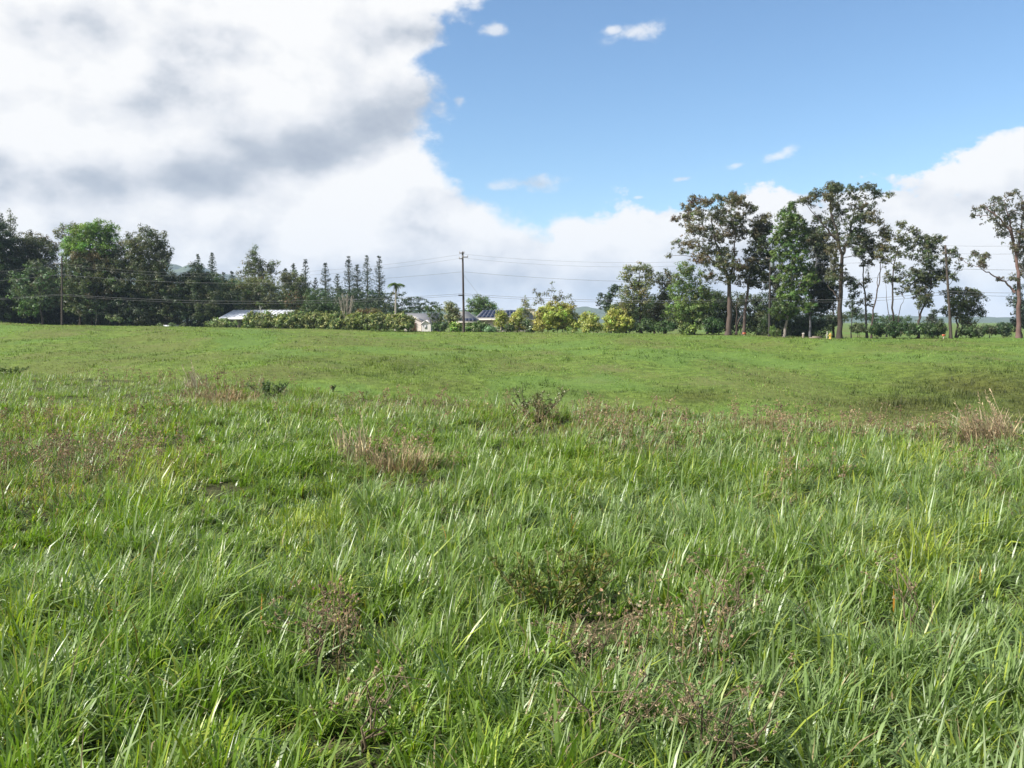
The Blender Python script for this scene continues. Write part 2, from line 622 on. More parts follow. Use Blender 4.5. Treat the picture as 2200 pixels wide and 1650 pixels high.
# olive brown growth on the far slope, plus its lower shade put into the colour (places mapped from the photograph)
DARK_SPOTS = [(2110, 835, 210, 48, 1.1), (1970, 872, 190, 34, 1.1), (2230, 870, 170, 70, 1.1), (1490, 852, 90, 16, .9), (1180, 845, 160, 10, .4), (700, 800, 200, 8, .4), (1850, 830, 60, 10, .6), (880, 785, 150, 22, .5), (960, 830, 80, 12, .5), (620, 770, 120, 10, .3)]


def make_ground():
    front = np.linspace(-50, 50, 230)
    rest = np.linspace(50, 310, 50)[1:-1]
    th = np.radians(np.concatenate([front, rest]))
    r = np.concatenate([[0.4], np.geomspace(0.8, 30, 70), np.linspace(30.8, 155, 120), np.geomspace(160, 5600, 34)])
    R_, T_ = np.meshgrid(r, th, indexing='ij')
    x, y = R_ * np.sin(T_), R_ * np.cos(T_)
    z = ground_z(x, y)
    V = np.stack([x, y, z], -1).reshape(-1, 3)
    nr, nt = len(r), len(th)
    i, j = np.meshgrid(np.arange(nr - 1), np.arange(nt), indexing='ij')
    j2 = (j + 1) % nt
    Fq = np.stack([i * nt + j, i * nt + j2, (i + 1) * nt + j2, (i + 1) * nt + j], -1).reshape(-1, 4)
    V = np.concatenate([V, [[0, 0, GZ0]]])
    c = len(V) - 1
    k = np.arange(0, nt - 1, 2)
    Fq = np.concatenate([Fq[:, ::-1], np.stack([np.full_like(k, c), (k + 2) % nt, (k + 1) % nt, k], -1)])
    u = x / np.maximum(y, 0.01)
    far = sstep(R_, np.interp(np.clip(u, -2, 2), U_PTS, YC) + 1, np.interp(np.clip(u, -2, 2), U_PTS, YC) + 8)
    C = np.zeros((len(V), 3)); C[:-1, 0] = far.reshape(-1)
    px, py = to_px(V[:-1])
    ok = (V[:-1, 1] > 5)
    C[:-1, 1] = np.where(ok, gauss_px(px, py, DARK_SPOTS), 0)
    C[:-1, 2] = fbm(V[:-1, 0] / 7.0, V[:-1, 1] / 9.0, 61, 4)
    o = obj('ground', mesh_np('ground', V, Fq, C, True, (ground_mat(),)))
    tag(o, kind='structure')


make_ground()


def make_hills():
    prof_px = np.array([-500, 100, 250, 340, 358, 375, 392, 408, 425, 445, 460, 482, 500, 520, 600, 750, 900, 1050, 1180, 1235, 1255, 1275, 1300, 1420, 1700, 2000, 2120, 2200, 3000])
    prof_py = np.array([585, 575, 568, 570, 570, 574, 583, 583, 575, 580, 590, 588, 594, 603, 625, 655, 664, 668, 668, 662, 657, 660, 663, 668, 676, 680, 682, 684, 684.0])
    Y0 = 2600.0
    nx, ny = 420, 26
    pxs = np.linspace(-700, 2900, nx)
    dy = np.linspace(-700, 900, ny)
    top = EYE + (HZ - np.interp(pxs, prof_px, prof_py)) * Y0 / F
    x0 = (pxs - 1100) / F * Y0
    X, D = np.meshgrid(x0, dy, indexing='ij')
    shape = np.where(D < 0, 1 - sstep(-D, 0, 700), 1 - 0.9 * sstep(D, 0, 900))
    Yw = Y0 + D
    Z = (top[:, None] + 6) * shape - 6
    rough = (fbm(X / 130.0, D / 130.0, 9, 5) - 0.5)
    Z = Z + rough * 0.30 * np.maximum(top[:, None], 6) * (np.abs(D) > 1) * shape + (fbm(X / 22.0, D / 22.0, 21, 2) - 0.5) * 6 * shape
    V = np.stack([X, Yw, Z], -1).reshape(-1, 3)
    i, j = np.meshgrid(np.arange(nx - 1), np.arange(ny - 1), indexing='ij')
    Fq = np.stack([i * ny + j, (i + 1) * ny + j, (i + 1) * ny + j + 1, i * ny + j + 1], -1).reshape(-1, 4)
    m, T, out = new_mat('forested_hill')
    geo = T.n('ShaderNodeNewGeometry')
    a = T.noise(geo.outputs['Position'], 0.03, 6.0, 0.65)
    b = T.noise(geo.outputs['Position'], 0.12, 4.0, 0.6)
    pr = T.n('ShaderNodeBsdfPrincipled')
    T.put(pr.inputs['Base Color'], T.mix(T.smooth(a, 0.35, 0.65), (0.025, 0.05, 0.015, 1), (0.07, 0.10, 0.03, 1)))
    pr.inputs['Roughness'].default_value = 0.95
    bp = T.n('ShaderNodeBump')
    bp.inputs['Distance'].default_value = 6.0
    T.put(bp.inputs['Height'], b)
    T.link(bp.outputs[0], pr.inputs['Normal'])
    T.link(pr.outputs[0], out.inputs[0])
    tag(obj('hills', mesh_np('hills', V, Fq, None, True, (m,))), kind='structure')


make_hills()


def make_haze():
    mb = MB()
    mb.box((0, 0, 87), (11800, 11800, 196))
    m, T, out = new_mat('air')
    pv = T.n('ShaderNodeVolumePrincipled')
    pv.inputs['Color'].default_value = (0.62, 0.78, 1.0, 1)
    pv.inputs['Density'].default_value = 0.00016
    T.link(pv.outputs[0], out.inputs['Volume'])
    o = mb.build('haze', m)
    tag(o, kind='stuff')


make_haze()

# ------------------------------------------------------------------ buildings
def wall_quad(mb, a, b, z0, z1, C):
    mb.add([[a[0], a[1], z0], [b[0], b[1], z0], [b[0], b[1], z1], [a[0], a[1], z1]], [[0, 1, 2, 3]], C)


M_PANEL = plain_mat('solar_cells', 0.35, 0.25, 1.0, 0.1)


def X_at(px, Y):
    return (px - 1100.0) / F * Y


def Z_at(py, Y):
    return float(P(1100, py, Y)[2])


def metal_roof_house():
    Y0 = 148.0
    x0, x1 = X_at(472, Y0), X_at(606, Y0)
    yb = Y0 + 8.0
    ze, zr = Z_at(683.5, Y0), Z_at(666, yb)
    g = gz((x0 + x1) / 2, Y0 + 2) - 0.1
    root = thing('bungalow', 'low bungalow under a long white metal shed roof behind the hedge', 'house', ((x0 + x1) / 2, Y0 + 3, g))
    b = root.location
    wallc = (0.30, 0.27, 0.23)
    mb = MB()
    mb.box(((x0 + x1) / 2 + .9, Y0 + 5.2, (g + ze + .25) / 2), (x1 - x0 - 2.6, 5.2, ze + .25 - g), wallc)
    mb.build('wall', M_PAINT, root, b)
    sx = X_at(505, yb) - x0                 # sideways shift of the ridge: the low roof is seen askew
    n = 15
    for i in range(n):                      # roof sheets, each lapped over its neighbour
        a0, a1 = x0 + (x1 - x0) * i / n, x0 + (x1 - x0) * (i + 1) / n + 0.02
        t0, t1 = (a0 - x0) / (x1 - x0), (a1 - x0) / (x1 - x0)
        w = X_at(637, yb) - X_at(505, yb)
        lift = 0.012 * (i % 2)
        mb = MB()
        mb.slab([[a0, Y0, ze + lift], [a1, Y0, ze + lift], [x0 + sx + w * t1, yb, zr + lift], [x0 + sx + w * t0, yb, zr + lift]], 0.04, (0.84, 0.85, 0.88))
        rx0, rx1 = a0, x0 + sx + w * t0
        mb.slab([[rx0 - .02, Y0 - .005, ze + .05 + lift], [rx0 + .05, Y0 - .005, ze + .05 + lift], [rx1 + .05, yb, zr + .05 + lift], [rx1 - .02, yb, zr + .05 + lift]], 0.05, (0.80, 0.81, 0.85))
        mb.build('roof_sheet', M_METAL, root, b)
    mb = MB()
    mb.box(((x0 + x1) / 2, Y0 + .02, ze - .13), (x1 - x0 + .1, 0.06, 0.2), (0.62, 0.62, 0.62))
    mb.build('fascia', M_PAINT, root, b)
    for px in (484, 513, 531, 560, 590):
        mb = MB()
        mb.box((X_at(px, Y0 + .3), Y0 + .35, (g + ze) / 2 - .1), (0.14, 0.14, ze - g - .06), (0.25, 0.22, 0.18))
        mb.build('post', M_WOOD, root, b)
    for px, w in ((500, 1.2), (525, .9), (575, 1.3)):
        mb = MB()
        mb.box((X_at(px, Y0 + 2.6), Y0 + 2.55, (g + ze) / 2), (w, .08, 1.2), (0.03, 0.035, 0.04))
        o = mb.build('window', M_GLASS, root, b)
        for nm, dz in (('sill', -.64), ('lintel', .64)):
            mb = MB()
            mb.box((X_at(px, Y0 + 2.6), Y0 + 2.53, (g + ze) / 2 + dz), (w + .16, .12, .08), (.55, .55, .52))
            mb.build(nm, M_PAINT, o, b)


def gable_shed(name, label, pxl, pxr, py_eave, py_apex, Y0, depth, wc, rc, door=None, win=None, skew=0.0):
    """A small gabled shed whose gable end faces the camera."""
    xl, xr = X_at(pxl, Y0), X_at(pxr, Y0)
    xm = (xl + xr) / 2
    ze, za = Z_at(py_eave, Y0), Z_at(py_apex, Y0)
    g = gz(xm, Y0) - 0.05
    root = thing(name, label, 'shed', (xm, Y0, g))
    b = root.location
    mb = MB()
    c = np.array
    V = [[xl, Y0, g], [xr, Y0, g], [xr, Y0, ze], [xm, Y0, za], [xl, Y0, ze],
         [xl + skew, Y0 + depth, g], [xr + skew, Y0 + depth, g], [xr + skew, Y0 + depth, ze], [xm + skew, Y0 + depth, za], [xl + skew, Y0 + depth, ze]]
    mb.add(V, [[0, 1, 2, 4], [4, 2, 3, 3], [1, 6, 7, 2], [5, 0, 4, 9], [6, 5, 9, 7]], wc)
    V4 = np.concatenate(mb.V)
    Fq = [[0, 1, 2, 3, 4], [1, 6, 7, 2], [6, 5, 9, 8, 7], [5, 0, 4, 9]]
    m = bpy.data.meshes.new('wall')
    m.from_pydata([tuple(v - np.array(b)) for v in V4], [], Fq)
    m.materials.append(M_PAINT)
    a = m.attributes.new('tint', 'FLOAT_COLOR', 'POINT')
    a.data.foreach_set('color', np.tile(np.array(list(wc) + [1.0], np.float32), len(V4)))
    obj('wall', m, root)
    o = 0.14
    for s, xe in ((-1, xl), (1, xr)):
        mb = MB()
        ex = xe + s * o
        ez = ze - o * (za - ze) / max(abs(xe - xm), .1)
        q = [[ex, Y0 - o, ez + .05], [xm, Y0 - o, za + .05], [xm + skew, Y0 + depth + o, za + .05], [ex + skew, Y0 + depth + o, ez + .05]]
        if s == 1:
            q = q[::-1]
        mb.slab(q[::-1] if s == -1 else q[::-1], 0.06, rc)
        mb.build('roof', M_ROOF, root, b)
        mb = MB()
        d = np.array([xm - ex, 0, za - ez]); L = np.linalg.norm(d)
        q = np.array([[ex, Y0 - o - .03, ez - .07], [xm, Y0 - o - .03, za - .07], [xm, Y0 - o - .03, za + .06], [ex, Y0 - o - .03, ez + .06]])
        mb.slab(q if s == -1 else q[::-1], 0.025, tuple(np.array(wc) * .9))
        mb.build('barge_board', M_PAINT, root, b)
    if door:
        pa, pb, pt, dc = door
        mb = MB()
        xa, xb = X_at(pa, Y0), X_at(pb, Y0)
        zt = Z_at(pt, Y0)
        mb.box(((xa + xb) / 2, Y0 - .03, (g + zt) / 2), (xb - xa, .06, zt - g), dc)
        d_ = mb.build('door', M_PAINT, root, b)
        mb = MB()
        mb.box((xb - .1, Y0 - .08, g + 1.0), (.05, .05, .14), (.3, .3, .3))
        mb.build('handle', M_METAL, d_, b)
    if win:
        pa, pb, pt, pbm, dc = win
        mb = MB()
        xa, xb = X_at(pa, Y0), X_at(pb, Y0)
        zt, zb_ = Z_at(pt, Y0), Z_at(pbm, Y0)
        mb.box(((xa + xb) / 2, Y0 - .025, (zb_ + zt) / 2), (xb - xa, .05, zt - zb_), dc)
        mb.build('vent', M_PAINT, root, b)
    return root


def gable_roof_house(name, label, pxl, pxr, Y0, depth, py_eave, py_ridge, wc, rc, panels=(), windows=(), hip=0.0, gable_c=None):
    """House with its ridge across the view: front slope, back slope, walls, windows, solar panels."""
    xl, xr = X_at(pxl, Y0), X_at(pxr, Y0)
    ze = Z_at(py_eave, Y0)
    ym = Y0 + depth / 2
    zr = Z_at(py_ridge, ym)
    g = gz((xl + xr) / 2, Y0) - 0.1
    root = thing(name, label, 'house', ((xl + xr) / 2, ym, g))
    b = root.location
    o = 0.5
    mb = MB()
    mb.box(((xl + xr) / 2, ym, (g + ze) / 2), (xr - xl - 2 * o, depth - 2 * o, ze - g), wc)
    for s, xe in ((-1, xl + o), (1, xr - o)):       # gable ends
        q = np.array([[xe, Y0 + o, ze - .02], [xe, ym, zr - .22], [xe, ym, zr - .22], [xe, Y0 + depth - o, ze - .02]])
        if hip == 0:
            mb.add([[xe, Y0 + o, ze - .05], [xe, Y0 + depth - o, ze - .05], [xe, ym, zr - .15], [xe, ym - .01, zr - .15]], [[0, 1, 2, 3]], gable_c or wc)
    mb.build('wall', M_PAINT, root, b)
    fl, fr = [xl + hip, ym, zr], [xr - hip, ym, zr]
    mb = MB()
    mb.slab([[xl, Y0, ze], [xr, Y0, ze], fr, fl], .12, rc)
    mb.slab([[xr, Y0 + depth, ze], [xl, Y0 + depth, ze], fl, fr], .12, rc)
    if hip:
        mb.slab([[xl, Y0 + depth, ze + .003], [xl, Y0, ze + .003], [fl[0], ym - .02, zr], [fl[0], ym + .02, zr]], .12, rc)
        mb.slab([[xr, Y0, ze + .003], [xr, Y0 + depth, ze + .003], [fr[0], ym + .02, zr], [fr[0], ym - .02, zr]], .12, rc)
    roof = mb.build('roof', M_ROOF, root, b)
    mb = MB()
    mb.box(((xl + xr) / 2, Y0 - .03, ze - .17), (xr - xl + .06, .05, .2), (.66, .6, .5))
    mb.build('fascia', M_PAINT, root, b)
    for (ta, tb, sa, sb, nc, nr) in panels:     # panel field in roof coordinates (0..1 across, 0..1 up)
        e0, e1 = np.array([xl, Y0, ze]), np.array([xr, Y0, ze])
        r0, r1 = np.array(fl), np.array(fr)
        nrm = unit(np.cross(e1 - e0, r0 - e0))

        def pt(t, s):
            return (e0 * (1 - t) + e1 * t) * (1 - s) + (r0 * (1 - t) + r1 * t) * s + nrm * 0.10
        for i in range(nc):
            for j in range(nr):
                t0, t1 = ta + (tb - ta) * i / nc, ta + (tb - ta) * (i + .985) / nc
                s0, s1 = sa + (sb - sa) * j / nr, sa + (sb - sa) * (j + .98) / nr
                mb = MB()
                mb.slab([pt(t0, s0), pt(t1, s0), pt(t1, s1), pt(t0, s1)], .05, (.016, .022, .05))
                mb.build('solar_panel', M_PANEL, root, b)
    for (px, w, h, zc) in windows:
        xx = X_at(px, Y0 + o)
        zz = g + zc
        mb = MB()
        mb.box((xx, Y0 + o - .03, zz), (w, .07, h), (.035, .035, .04))
        wd = mb.build('window', M_GLASS, root, b)
        mb = MB()
        for dx in (-w / 2 - .04, w / 2 + .04):
            mb.box((xx + dx, Y0 + o - .05, zz), (.08, .1, h + .16), (.7, .66, .58))
        for dz in (-h / 2 - .04, h / 2 + .04):
            mb.box((xx, Y0 + o - .05, zz + dz), (w, .1, .08), (.7, .66, .58))
        mb.build('frame', M_PAINT, wd, b)
    return root


def buildings():
    metal_roof_house()
    gable_shed('garden_shed', 'small pinkish white gabled shed with a brown door beside the hedge', 869, 905, 689, 680.5, 130.0, 3.2,
               (0.80, 0.71, 0.66), (0.42, 0.40, 0.39), door=(884, 895, 694, (0.24, 0.14, 0.11)))
    gable_shed('storage_shed', 'little white gabled shed with a grey vent, right of the brown door', 906, 926, 695, 688.5, 129.0, 2.2,
               (0.82, 0.76, 0.74), (0.33, 0.32, 0.34), win=(912.5, 917, 699, 706, (0.45, 0.45, 0.47)))
    gable_roof_house('grey_roofed_house', 'house with a plain dark grey roof behind the two small sheds', 868, 945, 150.0, 9.0, 690, 673,
                     (0.70, 0.64, 0.58), (0.15, 0.15, 0.16), windows=((935, 1.2, 1.0, 1.4),))
    gable_roof_house('solar_house', 'cream house with rows of blue solar panels on its roof', 1020, 1152, 146.0, 9.0, 684.5, 666.5,
                     (0.74, 0.64, 0.46), (0.20, 0.20, 0.20), panels=((0.02, 0.44, 0.10, 0.95, 6, 3), (0.50, 0.78, 0.3, 0.95, 4, 2)),
                     windows=((1047, 1.1, 1.1, 1.5), (1085, 1.2, 1.1, 1.5), (1120, 1.2, 1.1, 1.5)), hip=1.2)
    gable_roof_house('house_wing', 'low grey hip roofed wing with a solar panel row beside the pole', 962, 1031, 139.0, 9.5, 690.5, 669.5,
                     (0.70, 0.62, 0.48), (0.24, 0.235, 0.22), panels=((0.16, 0.90, 0.05, 0.26, 6, 1),), windows=((985, 1.0, 1.0, 1.4), (1012, 1.0, 1.0, 1.4)), hip=2.0)
    # cream gable end standing above the yellow shrubs
    Y0 = 150.0
    x0, x1 = X_at(1131, Y0), X_at(1149, Y0)
    g = gz(x0, Y0) - .1
    root = thing('cream_outbuilding', 'small cream flat topped outbuilding wall behind the big yellow shrub', 'outbuilding', ((x0 + x1) / 2, Y0 + 1, g))
    mb = MB()
    mb.box(((x0 + x1) / 2, Y0 + 1, (g + Z_at(665, Y0)) / 2), (x1 - x0, 2, Z_at(665, Y0) - g), (.82, .72, .52))
    mb.build('wall', M_PAINT, root, root.location)
    mb = MB()
    mb.box(((x0 + x1) / 2, Y0 + 1, Z_at(664.4, Y0) + .03), (x1 - x0 + .3, 2.3, .1), (.78, .70, .55))
    mb.build('roof', M_ROOF, root, root.location)
    Y0 = 147.0
    x0, x1 = X_at(985.5, Y0), X_at(996, Y0)
    g = gz(x0, Y0) - .1
    root = thing('gable_end', 'tiny cream gable end showing behind the grey roof left of the pole', 'outbuilding', ((x0 + x1) / 2, Y0 + 3, g))
    mb = MB()
    mb.box(((x0 + x1) / 2, Y0 + 4, (g + Z_at(671, Y0)) / 2), (x1 - x0, 2, Z_at(671, Y0) - g), (.82, .74, .58))
    mb.build('wall', M_PAINT, root, root.location)
    mb = MB()
    mb.box(((x0 + x1) / 2, Y0 + 4, Z_at(670.5, Y0) + .03), (x1 - x0 + .3, 2.3, .1), (.7, .64, .52))
    mb.build('roof', M_ROOF, root, root.location)
    # low wall half hidden under the dark trees
    Y0 = 147.0
    x0, x1 = X_at(352, Y0), X_at(384, Y0)
    g = gz((x0 + x1) / 2, Y0)
    mb = MB()
    mb.box(((x0 + x1) / 2, Y0, (g + Z_at(699, Y0)) / 2), (x1 - x0, .3, Z_at(699, Y0) - g + .1), (.55, .57, .62))
    o = mb.build('low_wall', M_PAINT)
    tag(o, 'short pale low wall half hidden by weeds under the dark trees', 'wall')


buildings()


# ------------------------------------------------------------------ poles, wires, small roadside things
POLES = []


def utility_pole(label, pxb, pyb, pxt, pyt, Y, rad, arms=(), transformer=None, tone=(.075, .06, .05)):
    xb = X_at(pxb, Y)
    g = gz(xb, Y)
    top = P(pxt, pyt, Y)
    root = thing('utility_pole', label, 'utility pole', (xb, Y, g - .3), 'utility poles along the far edge of the pasture')
    b = np.array(root.location)
    mb = MB()
    t = np.linspace(0, 1, 7)[:, None]
    base = np.array([xb, Y, g - .3])
    mb.tube(base * (1 - t) + top * t, rad * (1 - .35 * t[:, 0]), 9, tone)
    mb.build('shaft', M_WOOD, root, b, True)
    for (py, half, dx) in arms:
        c = P(pxt + (pxb - pxt) * (py - pyt) / (pyb - pyt), py, Y)
        mb = MB()
        mb.box(c + np.array([dx, -rad - .02, 0]), (half * 2, .1, .12), (.11, .095, .08))
        a = mb.build('crossarm', M_WOOD, root, b)
        for s in (-.9, .9):
            mb = MB()
            q = c + np.array([dx + half * s, -rad - .02, .06])
            mb.tube([q, q + [0, 0, .09], q + [0, 0, .2]], [.035, .06, .035], 6, (.35, .33, .3))
            mb.build('insulator', M_METAL, a, b)
    if transformer:
        pxx, pyy = transformer
        c = P(pxx, pyy, Y) + np.array([.1, -rad - .28, 0])
        mb = MB()
        mb.tube([c - [0, 0, .5], c - [0, 0, .46], c + [0, 0, .42], c + [0, 0, .5]], [.2, .26, .26, .2], 10, (.22, .25, .28))
        tr = mb.build('transformer', M_METAL, root, b, True)
        mb = MB()
        mb.tube([c + [.1, 0, .48], c + [.1, 0, .62], c + [.1, 0, .72]], [.04, .06, .03], 6, (.3, .26, .22))
        mb.build('bushing', M_METAL, tr, b)
    return root


def poles_and_wires():
    YL, YM, YR, YQ = 143.4, 125.6, 112.0, 104.2
    utility_pole('dark wooden utility pole against the dense dark trees', 135, 699, 133, 552, YL, .17, arms=((567, .9, -.3),))
    utility_pole('tall bare wooden utility pole standing against the sky by the solar house', 997, 713, 994, 541, YM, .18,
                 arms=((544, .35, -.1), (552.5, .4, .35), (556, .3, -.2)), tone=(.06, .045, .04))
    p = utility_pole('utility pole with a grey transformer in front of the bright green tree', 1652, 726, 1655, 553, YR, .17, transformer=(1655.5, 566), arms=((556, .6, 0),), tone=(.05, .046, .042))
    utility_pole('leaning utility pole among thin branches near the right edge', 2043, 726, 2031, 527, YQ, .17, arms=((545, .5, 0),))
    mb = MB()
    c = P(990, 634.5, YM - .3)
    mb.tube([c - [.35, 0, 0], c - [.3, 0, 0], c + [.3, 0, 0], c + [.35, 0, 0]], [.05, .09, .09, .05], 7, (.03, .03, .03))
    tag(mb.build('splice_case', M_WIRE), 'black cable splice case hanging left of the tall bare pole', 'cable box')
    cols = [-560, 133, 995, 1654, 2036, 2560]
    Ys = [158.0, YL, YM, YR, YQ, 96.0]
    rows = {
        'topmost thin power line across the poles': ([580, 566, 546, 553, 528, 495], (2, 2.2, .9, .6, .6), .011, -.1, (.16, .16, .16)),
        'second thin power line just below the topmost one': ([586, 570, 554, 560, 544, 515], (2, 2.3, 1.0, .7, .6), .011, .1, (.16, .16, .16)),
        'thin cable about halfway up the utility poles': ([602, 590, 584, 605, 577, 560], (1.4, 1.5, .6, .5, .5), .016, -.2, (.16, .16, .16)),
        'thick telephone cable low across the poles': ([640, 632, 631, 642, 626, 617], (1, 1.1, .55, .45, .4), .019, -.2, (.13, .13, .13)),
        'lowest telephone cable close under the thick one': ([643, 634.5, 634.5, 645.5, 632, 625], (1, 1.25, .6, .5, .45), .016, -.26, (.12, .12, .12)),
    }
    for label, (pys, sags, r, dy, tone) in rows.items():
        pts = []
        for k in range(5):
            a = P(cols[k], pys[k], Ys[k]) + [0, dy, 0]
            b = P(cols[k + 1], pys[k + 1], Ys[k + 1]) + [0, dy, 0]
            for t in np.linspace(0, 1, 15)[: (15 if k == 4 else 14)]:
                q = a * (1 - t) + b * t
                q[2] -= 4 * sags[k] * t * (1 - t)
                pts.append(q)
        mb = MB()
        mb.tube(pts, r, 4, tone)
        o = mb.build('overhead_wire', M_WIRE)
        tag(o, label, 'wire', 'overhead wires strung between the utility poles')
    a, b = P(995.5, 590, YM), P(1055, 690, YM + 1)
    b[2] = gz(b[0], b[1]) - .05
    b2 = P(1090, 713, YM)
    mb = MB()
    mb.tube([a, (a + b2) / 2, b2], .014, 4, (.2, .2, .2))
    tag(mb.build('guy_wire', M_WIRE), 'slanting guy wire running down right of the tall bare pole', 'wire')


poles_and_wires()


def roadside_bits():
    # yellow fire hydrant
    Y = 107.0
    x = X_at(1783, Y); g = gz(x, Y)
    root = thing('fire_hydrant', 'small yellow fire hydrant at the foot of the tall trees', 'fire hydrant', (x, Y, g))
    b = root.location
    yel = (.42, .29, .05)
    mb = MB()
    mb.tube([[x, Y, g - .05], [x, Y, g + .08], [x, Y, g + .1], [x, Y, g + .5], [x, Y, g + .52]], [.2, .2, .13, .13, .17], 10, yel)
    mb.build('barrel', M_METAL, root, b, True)
    mb = MB()
    mb.tube([[x, Y, g + .52], [x, Y, g + .6], [x, Y, g + .67], [x, Y, g + .74]], [.17, .15, .09, .03], 10, yel)
    mb.build('bonnet', M_METAL, root, b, True)
    for dx, dy in ((-1, 0), (1, 0), (0, -1)):
        mb = MB()
        q = np.array([x, Y, g + .4]); d = np.array([dx, dy, 0.0])
        mb.tube([q + d * .1, q + d * .2, q + d * .21, q + d * .25], [.06, .06, .08, .07], 8, yel)
        mb.build('nozzle', M_METAL, root, b, True)
    # marker posts
    for px, pyt, w, tone, name, lab in ((1724.5, 717, .30, (.22, .19, .15), 'wooden_stump', 'short pale wooden stump post left of the yellow hydrant'),
                                        (1775.5, 714, .10, (.45, .42, .40), 'metal_stake', 'thin grey stake with a pale cap beside the yellow hydrant')):
        Yp = 108.5
        xx = X_at(px, Yp); gg = gz(xx, Yp)
        zt = Z_at(pyt, Yp)
        root = thing(name, lab, 'post', (xx, Yp, gg - .1))
        mb = MB()
        mb.tube([[xx, Yp, gg - .1], [xx + .02, Yp, (gg + zt) / 2], [xx + .03, Yp, zt]], [w * .55, w * .5, w * .46], 8, tone)
        mb.build('shaft', M_WOOD, root, root.location)
        mb = MB()
        mb.tube([[xx + .03, Yp, zt - .02], [xx + .03, Yp, zt + .06], [xx + .03, Yp, zt + .1]], [w * .6, w * .6, w * .3], 8, (.4, .37, .33))
        mb.build('cap', M_WOOD, root, root.location)
    for px, py, Yp, lab in ((1598, 715, 112.2, 'small orange marker post at the foot of the twin leaning trunks'),
                            (2026, 719, 104.0, 'small orange marker post just left of the leaning utility pole')):
        xx = X_at(px, Yp); gg = gz(xx, Yp)
        zt = max(Z_at(py, Yp), gg + .35)
        root = thing('marker_post', lab, 'marker', (xx, Yp, gg - .05), 'orange marker posts')
        mb = MB()
        mb.box((xx, Yp, (gg + zt) / 2 - .1), (.09, .09, zt - gg), (.62, .52, .42))
        mb.build('stake', M_WOOD, root, root.location)
        mb = MB()
        mb.box((xx, Yp - .06, zt - .08), (.42, .03, .22), (.5, .13, .05))
        mb.build('plate', M_METAL, root, root.location)
    Yp = 108.2
    xx = X_at(1751, Yp); gg = gz(xx, Yp)
    mb = MB()
    for k, (dy, dz, L) in enumerate(((0, .07, 1.5), (.2, .07, 1.3), (.1, .2, 1.1))):
        mb.box((xx + .1 * k, Yp + dy, gg + dz), (L, .16, .12), (.28, .23, .18), .1 * (k - 1))
    tag(mb.build('timber_offcuts', M_WOOD), 'low pile of pale timber offcuts in the grass left of the hydrant', 'timber')


roadside_bits()

# ------------------------------------------------------------------ trees
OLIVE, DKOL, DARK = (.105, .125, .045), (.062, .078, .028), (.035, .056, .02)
BRIGHT, MID, BROWN = (.115, .205, .03), (.07, .125, .03), (.115, .095, .045)
BLUEG, PALE, YEL, RUST = (.09, .135, .065), (.15, .18, .06), (.42, .36, .07), (.22, .085, .035)
BK_DARK, BK_PINK, BK_PALE = (.065, .052, .043), (.085, .064, .055), (.24, .21, .18)


def ribbon_path(p0, p1, sag, wob, k, rg):
    t = np.linspace(0, 1, k)[:, None]
    mid = (p0 + p1) / 2 + np.array([0, 0, sag])
    q = (1 - t) ** 2 * p0 + 2 * t * (1 - t) * mid + t ** 2 * p1
    q[1:-1] += rg.normal(0, wob, (k - 2, 3))
    return q


